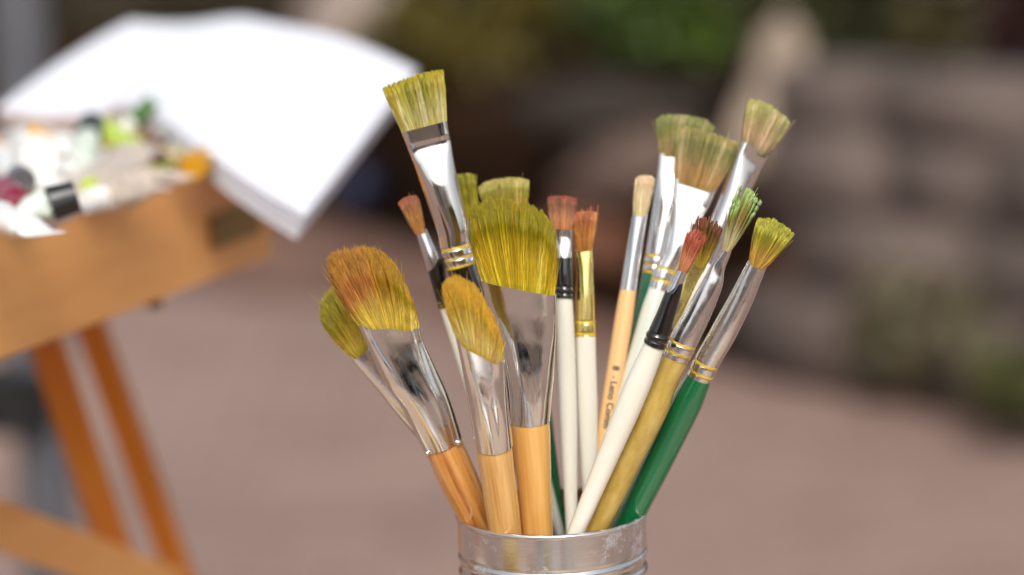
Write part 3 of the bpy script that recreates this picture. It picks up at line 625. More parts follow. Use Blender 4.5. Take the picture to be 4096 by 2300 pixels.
def build_reflection_jars():  # unseen jars, added so the tin mirrors upright coloured streaks
    specs = [(-106, .150, .012, (20, 20, 22), 'added jar of black paint left of the tin'), (-88, .160, .024, (230, 214, 190), 'added wide jar of cream paint left of the tin'),
             (-70, .150, .010, (40, 40, 44), 'added slim jar of charcoal paint left of the tin'), (-46, .165, .026, (226, 190, 110), 'added jar of golden ochre paint in front of the tin'),
             (-22, .160, .014, (240, 206, 190), 'added jar of pale pink paint in front of the tin'), (-7, .165, .007, (226, 206, 60), 'added slim jar of yellow paint in front of the tin'),
             (76, .150, .012, (170, 200, 206), 'added jar of pale blue paint right of the tin'), (91, .150, .015, (86, 92, 98), 'added jar of slate grey paint right of the tin')]
    for a, d, r, c, lab in specs:
        hh = .044 if abs(a) > 60 else .066; a = math.radians(a); root = empty('reflection_jar', (RIM.x + d * math.sin(a), RIM.y - d * math.cos(a), TABLE_Z)); tag(root, lab, 'jar', 'paint jars added on the side table for reflections')
        m = m_plain('paint_in_jar', c, .25, coat=.8); w = m_plain('jar_lid', c, .5)
        tube('jar', [(0, 0, .0003), (0, 0, .002), (0, 0, hh)], [r * .9, r, r], m, root, 28); tube('lid', [(0, 0, hh + .0002), (0, 0, hh + .011)], r * .95, w, root, 28)

def build_reflection_palette():  # unseen palette, added for coloured streaks in the mop ferrules
    root = empty('palette', (RIM.x - .02, RIM.y - .34, TABLE_Z)); tag(root, 'dark wooden oval palette with paint blobs added in front of the tin for reflections', 'palette')
    b = bmesh.new(); bmesh.ops.create_cone(b, cap_ends=True, segments=48, radius1=1, radius2=1, depth=.004)
    bmesh.ops.scale(b, vec=(.17, .115, 1), verts=b.verts); bmesh.ops.translate(b, vec=(0, 0, .0024), verts=b.verts)
    bm_obj('board', b, m_lacquer('dark_palette_wood', [(.3, (46, 26, 16)), (.7, (74, 44, 26))], .3, .6, (20, 160, 20)), root)
    for k, c in enumerate([(236, 236, 230), (214, 120, 30), (120, 176, 204), (226, 180, 20), (236, 236, 230), (30, 50, 110), (40, 100, 40), (180, 40, 30)]):
        a = .4 + k * .72; b = bmesh.new(); bmesh.ops.create_uvsphere(b, u_segments=16, v_segments=8, radius=1)
        for v in b.verts: v.co = v.co * (1 + .3 * noise.noise(v.co * 2 + Vector((k, 0, 0))))
        bmesh.ops.scale(b, vec=(.016, .02, .006), verts=b.verts); bmesh.ops.translate(b, vec=(.125 * math.cos(a), .08 * math.sin(a), .0065), verts=b.verts)
        bm_obj('paint_blob', b, m_plain('wet_paint', c, .3, coat=.6), root, True)

def tube(name, pts, r, mat, parent=None, seg=16, squash=1):
    V, Fc = [], []
    pts = [Vector(p) for p in pts]
    for i, p in enumerate(pts):
        d = (pts[min(i + 1, len(pts) - 1)] - pts[max(i - 1, 0)]).normalized()
        x = d.cross(Vector((0, 1, .01))).normalized(); y = d.cross(x)
        rr = r[i] if isinstance(r, (list, tuple)) else r
        for k in range(seg):
            a = 2 * math.pi * k / seg; V.append(p + x * rr * math.cos(a) + y * rr * squash * math.sin(a))
    for i in range(len(pts) - 1):
        for j in range(seg): Fc.append((i * seg + j, i * seg + (j + 1) % seg, (i + 1) * seg + (j + 1) % seg, (i + 1) * seg + j))
    Fc += [tuple(reversed(range(seg))), tuple(range((len(pts) - 1) * seg, len(pts) * seg))]
    return sharp(mesh_obj(name, V, Fc, mat, parent), 60)
def beam(name, p0, p1, w, d, side, mat, parent):
    """rectangular bar p0-p1; side = direction of its width"""
    p0, p1 = Vector(p0), Vector(p1); z = (p1 - p0); L = z.length; z.normalize()
    x = (Vector(side) - z * Vector(side).dot(z)).normalized(); y = z.cross(x)
    b = box_bm(w, d, L, bev=.002); M = Matrix(((x.x, y.x, z.x, 0), (x.y, y.y, z.y, 0), (x.z, y.z, z.z, 0), (0, 0, 0, 1)))
    bmesh.ops.transform(b, matrix=Matrix.Translation((p0 + p1) / 2) @ M, verts=b.verts)
    return bm_obj(name, b, mat, parent)

# ------------------------------------------------------------------ easel, paper, tubes
def build_easel():
    wood = m_lacquer('orange_varnished_beech', [(.3, (218, 152, 84)), (.55, (226, 164, 96)), (.8, (232, 174, 106))], .35, .35, (6, 6, 60))
    woodL = m_lacquer('dark_orange_varnish', [(.3, (206, 118, 30)), (.7, (226, 142, 50))], .35, .4, (40, 40, 4))
    metal = m_plain('latch_bronze', (140, 118, 76), .4, .7)
    pl = WD(0, 892, 1.55); pr = WD(668, 648, 1.843); pr.z = pl.z = (pl.z + pr.z) / 2
    e = (pr - pl); e.z = 0; e.normalize(); nrm = Vector((-e.y, e.x, 0))   # points away to the left
    H = .076; end = pr; start = pr - e * .5
    root = empty('sketch_box_easel', (end.x, end.y, 0)); tag(root, 'orange varnished wooden sketch box easel with open tray of paint tubes', 'easel')
    Winv = Matrix.Translation(-Vector((end.x, end.y, 0)))
    def slab(name, a, b_, th, h, z0, m=wood):
        d = (b_ - a); L = Vector((d.x, d.y, 0)).length; b = box_bm(L, th, h, bev=.002)
        ang = math.atan2(d.y, d.x); c = (a + b_) / 2
        bmesh.ops.transform(b, matrix=Winv @ Matrix.Translation((c.x, c.y, z0 + h / 2)) @ Matrix.Rotation(ang, 4, 'Z'), verts=b.verts)
        return bm_obj(name, b, m, root)
    z0 = pl.z; dp = .26
    slab('side_panel', start, end, .012, H, z0)
    slab('side_panel', start + nrm * dp, end + nrm * dp, .012, H, z0)
    slab('end_panel', end - e * .006 + nrm * .0065, end - e * .006 + nrm * (dp - .0065), .012, H - .002, z0 + .001)
    slab('end_panel', start + e * .006 + nrm * .0065, start + e * .006 + nrm * (dp - .0065), .012, H - .002, z0 + .001)
    slab('tray', start + nrm * (dp / 2) + e * .012, end + nrm * (dp / 2) - e * .012, dp - .014, .006, z0 + .052)
    # latch plate on the near panel
    c = WD(552, 628, 1.79); lp = start + e * (c - start).dot(e); b = box_bm(.062, .006, .02, bev=.0025)
    bmesh.ops.transform(b, matrix=Winv @ Matrix.Translation((lp.x, lp.y, z0 + .03)) @ Matrix.Rotation(math.atan2(e.y, e.x), 4, 'Z') @ Matrix.Translation((0, -.009, 0)), verts=b.verts)
    bm_obj('latch', b, metal, root)
    c = WD(372, 745, 1.71); lp = start + e * (c - start).dot(e)
    b = box_bm(.009, .007, .005, bev=.0015)
    bmesh.ops.transform(b, matrix=Winv @ Matrix.Translation((lp.x, lp.y, z0 - .004)) @ Matrix.Rotation(math.atan2(e.y, e.x), 4, 'Z'), verts=b.verts)
    bm_obj('screw', b, metal, root)
    # legs run out of the box to the ground
    for (a, b2, dep, w) in (((112, 850), (310, 1446), (1.86, 1.94), .0215), ((222, 800), (452, 1446), (1.92, 2.02), .019)):
        p0, p1 = WD(*a, dep[0]), WD(*b2, dep[1]); d = (p1 - p0).normalized(); p2 = p0 + d * ((.012 - p0.z) / d.z)
        o = beam('leg', p0, p2, w, .018, (1, .1, 0), woodL, root); o.data.transform(Winv)
    p0, p1 = WD(-60, 1300, 1.72), WD(420, 1482, 1.92); o = beam('brace', p0, p1, .030, .016, (.2, 0, 1), wood, root); o.data.transform(Winv)
    # third leg, out of the frame on the left
    p0 = start + nrm * .2 + Vector((0, 0, .03)); o = beam('leg', p0, Vector((p0.x - .12, p0.y - .1, .012)), .022, .018, (1, 0, 0), woodL, root); o.data.transform(Winv)
    return z0 + H, e, nrm, start, end

def build_paper(ztop):
    t = NT('drawing_paper'); v = t.coords(); f = t.noise(v, 60, 5)
    t.l(t.ramp(f, [(.3, (220, 221, 229)), (.7, (226, 227, 235))]), t.b.inputs['Base Color']); t.set(Roughness=.7); t.bump(f, .05, .001)
    near = [(-10, 272, 1.90), (120, 302, 1.87), (230, 300, 1.86), (320, 276, 1.84), (380, 286, 1.81), (500, 358, 1.715), (625, 440, 1.67), (768, 524, 1.64)]
    far = [(330, 52, 2.12), (400, 48, 2.12), (480, 42, 2.11), (600, 28, 2.09), (700, 52, 2.05), (810, 82, 2.01), (930, 130, 1.95), (1052, 190, 1.90)]
    root = empty('paper_stack', WD(500, 370, 1.9)); tag(root, 'stack of blank white drawing paper curling over the edge of the easel tray', 'paper')
    inv = Matrix.Translation(-root.location)
    NX, NY = 49, 25
    def curve(pts, s):
        P = [WD(*p) for p in pts]; xs = np.linspace(0, 1, len(P))
        return Vector([float(hermite(xs, [p[k] for p in P], np.array([s]))[0]) for k in range(3)])
    for layer in range(5):
        V, Fc = [], []; off = -.0027 * layer
        for i in range(NX):
            s = i / (NX - 1); a, b = curve(near, s), curve(far, s)
            for j in range(NY):
                q = j / (NY - 1); p = a.lerp(b, q)
                droop = .0012 * layer * max(0, s - .35) ** 1.3
                p += Vector((-.0015 * layer * s, .002 * layer * (1 - q), off - droop + .004 * math.sin(q * 3 + s * 5)))
                V.append(inv @ p)
        for i in range(NX - 1):
            for j in range(NY - 1): Fc.append((i * NY + j, (i + 1) * NY + j, (i + 1) * NY + j + 1, i * NY + j + 1))
        o = mesh_obj('sheet', V, Fc, t.m, root)
        m = o.modifiers.new('s', 'SOLIDIFY'); m.thickness = .0014 if layer < 4 else .002; m.offset = -1

def paint_tube(tail, head, rpx, body, cap, label, capr=.8, lift=.006, caplen=.014, hl=0, tl=0):
    """soft metal tube lying in the tray from tail to cap: crimped end, body, shoulder, ribbed cap"""
    dep = lambda q, l: (.247 - lift - l) * 7156 / (q[1] + 603)
    a = WD(tail[0], tail[1], dep(tail, tl)); h = WD(head[0], head[1], dep(head, hl)); r = rpx * 1.2 * (.36 / 2576) * dep(head, hl)
    length = (h - a).length; x = (h - a).normalized(); y = Vector((0, 0, 1)).cross(x).normalized(); z = x.cross(y); c = (a + h) / 2
    root = empty('paint_tube', c); tag(root, label, 'paint tube', 'paint tubes lying in the easel tray')
    root.matrix_world = Matrix(((x.x, y.x, z.x, c.x), (x.y, y.y, z.y, c.y), (x.z, y.z, z.z, c.z), (0, 0, 0, 1)))
    seg = 24; V = []; st = [(-.5, 1.25, .06), (-.46, 1.22, .1), (-.42, 1.22, .12), (-.36, 1.2, .3), (-.3, 1.15, .4), (-.2, 1.08, .6), (-.1, 1.05, .75), (0, 1, .9), (.1, 1, .85), (.2, 1, .95), (.3, 1, .95), (.4, 1, 1), (.45, .75, .75), (.48, .42, .42), (.5, .4, .4)]
    for q, wy, hz in st:
        for k in range(seg):
            an = 2 * math.pi * k / seg; nz = 1 + .35 * noise.noise(Vector((q * 7 + tail[0], math.cos(an) * 1.5, math.sin(an) * 1.5 + tail[1]))); V.append((q * length, wy * r * math.cos(an) * nz, hz * r * math.sin(an) * nz))
    Fc = [(i * seg + j, (i + 1) * seg + j, (i + 1) * seg + (j + 1) % seg, i * seg + (j + 1) % seg) for i in range(len(st) - 1) for j in range(seg)]
    Fc += [tuple(range(seg)), tuple(reversed(range((len(st) - 1) * seg, len(st) * seg)))]
    sharp(mesh_obj('body', V, Fc, body, root), 50)
    b = bmesh.new(); bmesh.ops.create_cone(b, cap_ends=True, segments=18, radius1=r * capr * 1.15, radius2=r * capr, depth=caplen)
    bmesh.ops.transform(b, matrix=Matrix.Translation((length * .47 + caplen / 2, 0, 0)) @ Matrix.Rotation(math.pi / 2, 4, 'Y'), verts=b.verts)
    bm_obj('cap', b, cap, root)

def build_tubes():
    T = lambda n, c, r=.35, v=.06: m_plain(n, c, r, 0, v, 30, coat=.4)
    white, lime, dgreen, black = T('tube_white', (236, 236, 232)), T('tube_lime', (190, 214, 30)), T('cap_green', (48, 100, 12)), T('cap_black', (26, 26, 28))
    mag, beige, yel, brown, grey = T('tube_magenta', (130, 24, 56)), T('tube_beige', (200, 184, 168)), T('tube_yellow', (196, 140, 10)), T('tube_brown', (80, 40, 20)), T('cap_grey', (84, 82, 84))
    silver = m_metal('tube_foil', (236, 238, 242), .3, .1, .2); orange = T('cap_orange', (220, 170, 90)); pgreen = T('tube_pale_green', (206, 216, 204))
    P = paint_tube
    P((-150, 445), (70, 392), 32, silver, white, 'bright foil paint tube at the left edge of the tray')
    P((70, 330), (96, 398), 46, white, white, 'fattest white paint tube with a white cap', .9, hl=.012, tl=.01)
    P((190, 392), (122, 352), 18, white, orange, 'thin white paint tube with an orange cap', hl=.02, tl=.01)
    P((190, 440), (222, 340), 28, pgreen, black, 'pale green paint tube with an upright black cap', 1.0, hl=.016, caplen=.02)
    P((398, 418), (240, 318), 30, lime, pgreen, 'lime green paint tube in the middle of the tray', hl=.006)
    P((290, 350), (338, 302), 17, white, dgreen, 'white paint tube with a leaf green cap under the paper', 1.0, hl=.012, caplen=.018)
    P((190, 480), (370, 400), 46, beige, beige, 'crumpled beige paint tube along the tray edge', .6)
    P((470, 380), (400, 410), 28, T('tube_tan', (204, 186, 140)), brown, 'tan paint tube near the far end of the tray')
    P((520, 340), (448, 362), 26, brown, brown, 'dark brown paint tube in the shade of the paper')
    P((560, 380), (500, 412), 28, yel, yel, 'golden yellow paint tube at the far end of the tray', 1.0)
    P((-20, 420), (52, 452), 28, white, grey, 'white paint tube with a dark grey cap', 1.0, hl=.008)
    P((-70, 455), (30, 500), 36, mag, mag, 'magenta paint tube at the left edge of the tray', hl=.006)
    P((20, 545), (130, 512), 34, pgreen, black, 'pale green paint tube with a round black cap over the tray edge', .98, hl=.012, tl=.006)
    P((112, 590), (-20, 540), 34, white, white, 'white paint tube with flattened end over the near edge of the tray', hl=.004, tl=.004)
    P((60, 300), (200, 300), 34, white, white, 'white paint tube half under the left of the paper')
    P((400, 470), (250, 500), 30, beige, white, 'beige paint tube lying parallel to the near edge of the tray')
    P((300, 380), (150, 440), 34, white, white, 'white paint tube between the lime and the beige ones')
    P((20, 350), (170, 372), 34, silver, white, 'dented foil paint tube behind the fat white one')
    P((330, 440), (180, 420), 30, white, grey, 'white paint tube with a charcoal cap in the heap')
    P((470, 440), (340, 460), 26, beige, beige, 'thin beige paint tube by the near edge of the tray')
    P((120, 470), (10, 400), 34, white, white, 'white paint tube beneath the dark grey capped one')
    P((420, 330), (300, 320), 30, white, white, 'white paint tube in the shade under the paper')
    P((200, 520), (60, 560), 32, silver, white, 'foil paint tube lying along the near left edge of the tray')
    P((262, 462), (222, 474), 18, lime, lime, 'small lime paint tube lying against the tray edge', .8, caplen=.006)

# ------------------------------------------------------------------ the place behind
def build_ground():
    t = NT('brown_paving'); v = t.coords(); n1 = t.noise(v, .9, 6, .6); n2 = t.noise(v, 9, 5)
    mp = t.n('TexBrick', offset=.5); mp.inputs['Scale'].default_value = 3.2; mp.inputs['Mortar Size'].default_value = .012
    mp.inputs['Color1'].default_value = (*lin((162, 136, 124)), 1); mp.inputs['Color2'].default_value = (*lin((146, 120, 109)), 1); mp.inputs['Mortar'].default_value = (*lin((104, 88, 80)), 1)
    t.l(v, mp.inputs['Vector'])
    mx = t.n('MixRGB', blend_type='MULTIPLY'); mx.inputs[0].default_value = .6; t.l(mp.outputs[0], mx.inputs[1]); t.l(t.ramp(n1, [(.3, (200, 192, 188)), (.7, (255, 252, 250))]), mx.inputs[2])
    t.l(mx.outputs[0], t.b.inputs['Base Color']); t.set(Roughness=.8); t.bump(n2, .3, .01)
    b = bmesh.new(); bmesh.ops.create_grid(b, x_segments=8, y_segments=8, size=60)
    o = bm_obj('ground', b, t.m); tag(o, None, None, kind='structure')
    # raised earth bank, closer on the right
    t = NT('dark_earth'); v = t.coords(); n1 = t.noise(v, 2.2, 6, .6)
    t.l(t.ramp(n1, [(.3, (16, 9, 4)), (.55, (38, 24, 14)), (.75, (64, 44, 30))]), t.b.inputs['Base Color']); t.b.inputs['Specular IOR Level'].default_value = .05; t.set(Roughness=.95); t.bump(n1, .6, .1)
    NXb, NYb = 80, 26; V, Fc = [], []
    prof = [(-.25, 0.003), (0, .02), (.05, .1), (.1, .2), (.16, .29), (.25, .36), (.5, .42), (1.1, .44), (2.0, .46), (4, .6), (9, 1.6)]
    pd = np.array(prof)
    for i in range(NXb):
        px = -2600 + 7800 * i / (NXb - 1); D = dline(px); g = ground_pt(px, D)
        for j in range(NYb):
            s = j / (NYb - 1) * (len(prof) - 1); dy = float(np.interp(s, range(len(prof)), pd[:, 0])); z = float(np.interp(s, range(len(prof)), pd[:, 1]))
            nn = noise.noise(Vector((g.x * 1.7, (g.y + dy) * 1.7, z * 2)))
            V.append((g.x * (1 + dy * .08), g.y + dy + nn * .12, max(.003, z + (nn * .12 if z > .05 else 0)) if j else -.02))
    for i in range(NXb - 1):
        for j in range(NYb - 1): Fc.append((i * NYb + j, (i + 1) * NYb + j, (i + 1) * NYb + j + 1, i * NYb + j + 1))
    o = mesh_obj('terrain', V, Fc, t.m); tag(o, None, None, kind='structure')

def build_soil_strip():
    t = NT('reddish_soil'); v = t.coords(); n1 = t.noise(v, 4, 6, .6)
    t.l(t.ramp(n1, [(.3, (84, 56, 44)), (.7, (128, 96, 82))]), t.b.inputs['Base Color']); t.set(Roughness=.95); t.bump(n1, .5, .02)
    V, Fc = [], []; n = 60
    for i in range(n):
        px = -600 + 3600 * i / (n - 1); D = dline(px); g = ground_pt(px, D); w = float(np.interp(px, [-600, 700, 1200, 1800, 2400], [1.6, 1.5, 1.0, .25, .2])) + .12 * noise.noise(Vector((px * .01, 0, 0)))
        V += [(g.x, g.y + .1, .004), (g.x, g.y - w, .004)]
    for i in range(n - 1): Fc.append((2 * i, 2 * i + 1, 2 * i + 3, 2 * i + 2))
    tag(mesh_obj('soil_strip_ground', V, Fc, t.m), None, None, kind='structure')

def build_reflection_props():
    """unseen props added for the polished ferrules and the tin to mirror"""
    st = m_plain('ochre_render', (206, 186, 164), .9, 0, .1, 2); dk = m_plain('window_glass', (64, 66, 72), .1); bl = m_plain('pale_blue_shutter', (150, 186, 200), .6)
    root = empty('house', (0, -9.5, 0)); tag(root, 'low rendered house with pale blue shutters, added behind the camera for reflections', 'house')  # unseen house front, put in to give the mirroring metal contrast
    bm_obj('wall', box_bm(14, .3, 3.0, (0, 0, 1.5)), st, root)
    for x in (-5.6, -3.0, 3.2, 5.6):
        w = bm_obj('window', box_bm(1.0, .06, 1.5, (x, .17, 1.45), bev=.01), dk, root)
        for sx in (-1, 1): bm_obj('shutter', box_bm(.42, .05, 1.56, (x + sx * .74, .19, 1.45), bev=.01), bl, w)
    bm_obj('roof', box_bm(14.6, 1.4, .14, (0, .1, 3.08)), m_plain('roof_tiles', (110, 62, 44), .8), root)
    wd = m_lacquer('chair_beech', [(.3, (176, 104, 44)), (.7, (206, 140, 72))], .4, .3, (20, 20, 4)); cv = m_plain('pale_blue_canvas', (170, 200, 214), .8)  # unseen chairs, added for blue and orange stripes in the metal
    for x, y, rz, m2, lab in ((-.42, -.15, .5, cv, 'folding beech chair with pale blue canvas seat, added for reflections'), (.62, -.5, -.6, m_plain('cream_canvas', (224, 214, 190), .8), 'folding beech chair with cream canvas seat, added for reflections')):
        r = empty('reflection_chair', (x, y, 0)); tag(r, lab, 'chair'); r.rotation_euler.z = rz
        for sx in (-.21, .21):
            beam('leg', (sx, -.2, .01), (sx, .2, .46), .03, .02, (1, 0, 0), wd, r); beam('leg', (sx * .9, .2, .01), (sx * .9, -.22, .86), .03, .02, (1, 0, 0), wd, r)
        bm_obj('seat', box_bm(.4, .38, .012, (0, 0, .45), bev=.004), m2, r); bm_obj('backrest', box_bm(.4, .012, .18, (0, -.22, .76), bev=.004), m2, r)
    pr_ = empty('reflection_parasol', (.62, -1.3, 0)); tag(pr_, 'folded black parasol on a heavy foot, added as a dark reflection', 'parasol'); bc = m_plain('black_canvas', (20, 20, 22), .8)  # unseen parasol, put in to give the ferrules something dark to mirror
    tube('pole', [(0, 0, .03), (0, 0, 2.2)], .019, m_plain('parasol_pole', (200, 196, 190), .4), pr_); tube('foot', [(0, 0, .0), (0, 0, .06)], .22, bc, pr_, 36)
    tube('canopy', [(0, 0, .75), (0, 0, 1.0), (0, 0, 1.7), (0, 0, 2.12)], [.13, .12, .08, .02], bc, pr_, 24)
    bn = tube('reflection_tub', [(-.75, -.9, 0), (-.75, -.9, .55)], [.2, .26], m_plain('grey_zinc', (120, 124, 130), .5), None, 32); tag(bn, 'tall grey zinc tub added left of the camera for reflections', 'tub')  # unseen tub, added as one more streak in the curved metal
    bag = box_bm(.34, .2, .3, (0, 0, .15), bev=.05); o = bm_obj('reflection_bag', bag, m_plain('black_cloth', (22, 21, 24), .8), smooth=True); o.location = (.12, .25, 0)  # unseen bag, added as a dark patch in the ferrule reflections
    tag(o, 'black cloth bag added in front of the table as a dark reflection', 'bag')

def dline(px):
    """distance (m) at which the bank meets the paving, by photo column (2576 scale)"""
    return float(np.interp(px, [-2600, 0, 600, 900, 1400, 1850, 2200, 2576, 5200], [9.0, 8.8, 8.6, 8.2, 7.0, 6.1, 5.8, 5.5, 4.5]))
def ground_pt(px, D):
    x = (px - 1288) * (.36 / 2576) * D; return Vector((x, D, 0))
def on_bank(px, py, back=.15):
    """point of the view ray through (px, py) a little behind the bank's foot"""
    D = dline(px) + back; r = (WD(px, py, 1) - CAM); return CAM + r * (D / r.y)

def boulder(px, py, wpx, hpx, c, label, back=.15, tilt=0, seed=0, group='boulders set in the earth bank', thick=.7, sharpness=0, mat=None, name='boulder'):
    p = on_bank(px, py, back); s = (.36 / 2576) * p.y
    b = bmesh.new(); bmesh.ops.create_icosphere(b, subdivisions=4, radius=1)
    for v in b.verts:
        co = v.co.copy(); n = noise.noise(co * 1.3 + Vector((seed * 3.7, seed, 0))) * .35 + noise.noise(co * 3.5 + Vector((seed, 0, seed * 2))) * .1
        co *= 1 + n
        if sharpness: co.x *= 1 - sharpness * max(-.6, co.z)
        v.co = Vector((co.x * wpx * s / 2, co.y * wpx * s / 2 * thick, co.z * hpx * s / 2))
    bmesh.ops.rotate(b, matrix=Matrix.Rotation(tilt, 3, 'Y'), verts=b.verts)
    m = mat or m_plain('stone', c, .9, 0, .22, 5, bump=.5)
    o = bm_obj(name, b, m, smooth=True); o.location = p
    tag(o, label, 'rock', group); return o

def stone_wall():
    """dry stone wall retaining the bank on the right; every stone its own rounded block"""
    p0, p1 = ground_pt(2090, dline(2090) - .02), ground_pt(3300, dline(3300) - .1); d = (p1 - p0); L = d.length; d.normalize(); nrm = Vector((-d.y, d.x, 0))
    V, Fc, tone = [], [], []; z = 0.0; g = np.random.default_rng(5); base = bmesh.new(); bmesh.ops.create_cube(base, size=1)
    bmesh.ops.bevel(base, geom=base.edges[:], offset=.09, segments=2, affect='EDGES'); bmesh.ops.subdivide_edges(base, edges=base.edges[:], cuts=1, use_grid_fill=True)
    bv = [v.co.copy() for v in base.verts]; bf = [[v.index for v in f.verts] for f in base.faces]
    while z < .53:
        h = g.uniform(.12, .2); x = -g.uniform(0, .2)
        while x < L:
            w = g.uniform(.22, .55); c = p0 + d * (x + w / 2) + nrm * (z * .12 + g.uniform(-.012, .012)); o = len(V); tn = g.uniform(0, 1); sd = g.uniform(0, 50)
            for co in bv:
                q = co + noise.noise_vector(co * 2.2 + Vector((sd, 0, 0))) * .09
                V.append(c + d * q.x * (w + .03) + nrm * q.y * .22 + Vector((0, 0, z + h / 2 + q.z * (h + .03)))); tone.append(tn)
            Fc += [[i + o for i in f] for f in bf]; x += w
        z += h
    t = NT('wall_stone'); a = t.n('Attribute', attribute_name='tone'); v = t.coords(); f = t.noise(v, 9, 6, .65)
    mx = t.n('MixRGB', blend_type='MULTIPLY'); mx.inputs[0].default_value = .5
    t.l(t.ramp(a.outputs['Fac'], [(0, (96, 83, 76)), (.5, (104, 92, 86)), (.9, (112, 98, 91)), (1, (130, 112, 102))]), mx.inputs[1]); t.l(t.ramp(f, [(.3, (170, 166, 162)), (.7, (255, 255, 255))]), mx.inputs[2])
    t.l(mx.outputs[0], t.b.inputs['Base Color']); t.set(Roughness=.95); t.bump(f, .6, .02)
    o = mesh_obj('stone_wall', V, Fc, t.m); at = o.data.attributes.new('tone', 'FLOAT', 'POINT'); at.data.foreach_set('value', np.array(tone, dtype=np.float32))
    tag(o, 'grey brown dry stone wall holding the bank on the right', 'wall')

def shrub(px, py, wpx, hpx, depth_back, cols, label, seed, nleaf=5200, leaf=.035):
    """stems with many leaf-sized faces spread through an uneven crown"""
    p = on_bank(px, py, depth_back); s = (.36 / 2576) * p.y
    rx, rz = wpx * s / 2, hpx * s / 2; g = np.random.default_rng(seed)
    root = empty('shrub', (p.x, p.y, max(.3, p.z - rz))); tag(root, label, 'shrub', 'shrubs along the top of the bank')
    base = root.location
    nc = 46; C = g.normal(0, 1, (nc, 3)); C /= np.linalg.norm(C, axis=1)[:, None]; C *= g.uniform(.25, 1, nc)[:, None] ** .5
    C *= np.array([rx, rx * .7, rz]); 
    k = g.integers(0, nc, nleaf); P = C[k] + g.normal(0, 1, (nleaf, 3)) * np.array([rx, rx, rz]) * .16
    P += np.array(p - base)
    V = []; Fc = []; 
    d1 = g.normal(0, 1, (nleaf, 3)); d1 /= np.linalg.norm(d1, axis=1)[:, None]; d2 = np.cross(d1, g.normal(0, 1, (nleaf, 3))); d2 /= np.linalg.norm(d2, axis=1)[:, None]
    L = leaf * g.uniform(.6, 1.3, nleaf)[:, None]
    Q = np.stack([P - d1 * L, P + d2 * L * .35, P + d1 * L, P - d2 * L * .35], 1).reshape(-1, 3)
    Fc = np.arange(nleaf * 4).reshape(-1, 4).tolist()
    t = NT('leaves'); ob = t.n('Attribute', attribute_name='tone')
    t.l(t.ramp(ob.outputs['Fac'], [(0, cols[0]), (.5, cols[1]), (1, cols[2])]), t.b.inputs['Base Color']); t.set(Roughness=.55)
    o = mesh_obj('foliage', Q, Fc, t.m, root, False)
    tone = np.clip(g.uniform(0, 1, nc)[k] * .7 + g.uniform(0, .3, nleaf), 0, 1).repeat(4)
    at = o.data.attributes.new('tone', 'FLOAT', 'POINT'); at.data.foreach_set('value', tone.astype(np.float32))
    bark = m_plain('bark', (60, 46, 34), .9)
    for q in range(5):
        c = C[q * 7 % nc] + np.array(p - base); tube('stem', [(g.uniform(-.03, .03), g.uniform(-.03, .03), -.25), (c[0] * .4, c[1] * .4, c[2] * .5), tuple(c)], [.014, .01, .004], bark, root, 7)

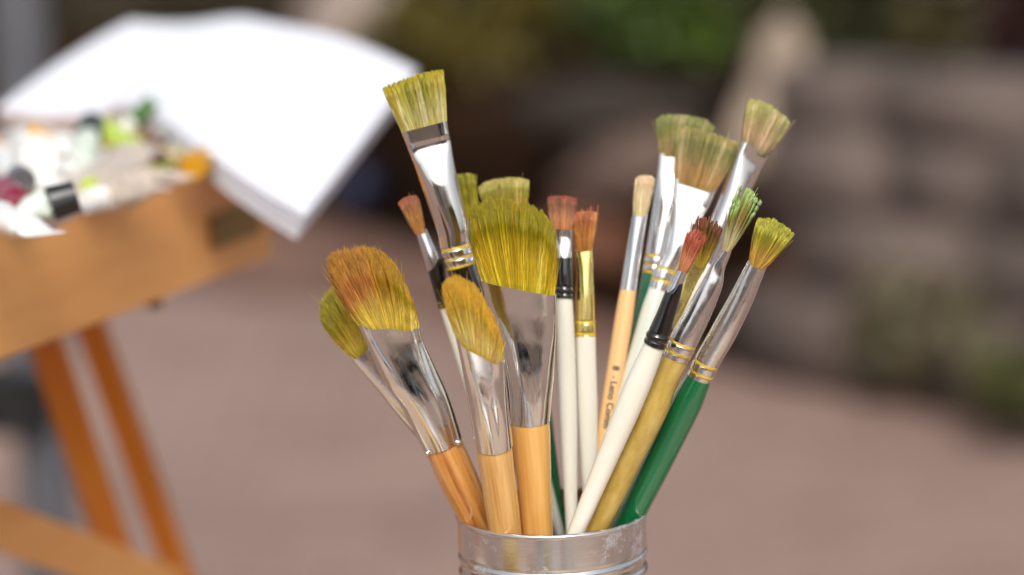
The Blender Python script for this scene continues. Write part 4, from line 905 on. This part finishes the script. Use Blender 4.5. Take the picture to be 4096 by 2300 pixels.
def build_background():
    G1 = [(26, 36, 8), (64, 84, 18), (92, 118, 32)]; G2 = [(38, 34, 8), (84, 74, 18), (112, 98, 30)]; G3 = [(22, 24, 7), (56, 56, 16), (88, 86, 32)]
    GM = [(24, 8, 8), (52, 24, 20), (74, 38, 30)]
    shrub(1230, 90, 620, 400, .75, G2, 'dull olive shrub on the bank above the tallest brush', 1)
    shrub(1690, 20, 470, 250, .7, G1, 'brightest green shrub on the bank, above the middle of the picture', 2)
    shrub(2120, 50, 520, 330, .6, G3, 'dark green shrub right of the brightest green shrub', 3)
    shrub(2400, 30, 280, 240, .6, [(40, 34, 14), (80, 70, 34), (108, 96, 50)], 'olive shrub near the right end of the bank', 4, 3000)
    shrub(2590, 60, 200, 260, .6, GM, 'dark maroon leaved shrub at the right end of the bank', 5, 3000)
    shrub(520, 10, 760, 260, 1.2, [(36, 28, 14), (70, 58, 36), (94, 80, 52)], 'brownish shrub behind the white paper', 6)
    shrub(2400, 800, 430, 280, -.02, [(76, 69, 47), (100, 92, 68), (118, 108, 84)], 'low grey green shrub at the foot of the bank on the right', 7, 4200)
    shrub(2580, 960, 240, 150, -.3, [(54, 56, 26), (84, 86, 44), (104, 104, 60)], 'small green shrub spilling onto the paving at the right edge', 8, 2400)
    boulder(900, 70, 300, 240, (150, 134, 124), 'pale taupe boulder beside the top of the white paper', .5, 0, 1)
    boulder(1955, 240, 165, 420, (154, 137, 121), 'tall pale pointed stone leaning on the bank', -.05, .12, 2, thick=.5, sharpness=.3)
    boulder(1640, 430, 400, 190, (92, 74, 64), 'flat brown boulder in the shade of the bank', .1, .05, 6)
    boulder(1560, 280, 500, 170, (44, 35, 28), 'dark brown boulder under the brightest green shrub', .3, 0, 7)
    boulder(1560, 590, 400, 200, (104, 68, 50), 'rust brown boulder low in the bank', .05, 0, 8)
    boulder(2060, 700, 260, 330, (76, 48, 32), 'red brown boulder behind the round yellow green brush', .02, 0, 9)
    boulder(2020, 440, 300, 260, (78, 62, 54), 'dark boulder right below the tall pale stone', .15, 0, 13)
    boulder(2180, 300, 260, 260, (92, 80, 71), 'brown boulder between the tall pale stone and the broad one', .2, 0, 15)
    boulder(1830, 460, 300, 220, (72, 58, 50), 'dark brown boulder behind the right hand brushes', .15, 0, 18)
    stone_wall()
    navy = m_plain('navy_glaze', (22, 30, 62), .5, 0, .1)
    p = on_bank(893, 470, -.15)
    root = empty('ball', p); r = 58 * (.36 / 2576) * p.y
    b = bmesh.new(); bmesh.ops.create_uvsphere(b, u_segments=32, v_segments=20, radius=r)
    o = bm_obj('ball', b, navy, smooth=True); o.location = (p.x, p.y, p.z); bpy.data.objects.remove(root)
    tag(o, 'dark navy ball on the bank beside the paper corner', 'ball')
    # grey post behind the easel
    gp = m_plain('grey_painted_steel', (92, 94, 99), .5, .2, .1); bk = m_plain('black_rubber', (16, 16, 17), .6)
    dpt = 3.3; a, c = WD(70, -260, dpt), WD(70, 1446, dpt); x = a.x; y = (a.y + c.y) / 2
    y = 3.3; xx = WD(70, 700, dpt).x
    root = empty('post', (xx, y, 0)); tag(root, 'grey steel post with a black clamp standing behind the easel', 'post')
    tube('pole', [(0, 0, 0), (0, 0, 1.9)], .034, gp, root, 28)
    zc = WD(15, 1030, dpt).z; tube('clamp', [(-.03, -.02, zc - .035), (-.03, -.02, zc + .035)], .05, bk, root, 20)
    tube('base', [(0, 0, 0.003), (0, 0, .02)], .14, gp, root, 36)

build_ground()
build_soil_strip()
build_reflection_props()
build_background()
build_table()
build_reflection_palette()
build_reflection_jars()
build_tin()
ztop, e_, n_, s_, en_ = build_easel()
build_paper(ztop)
build_tubes()
build_brushes()
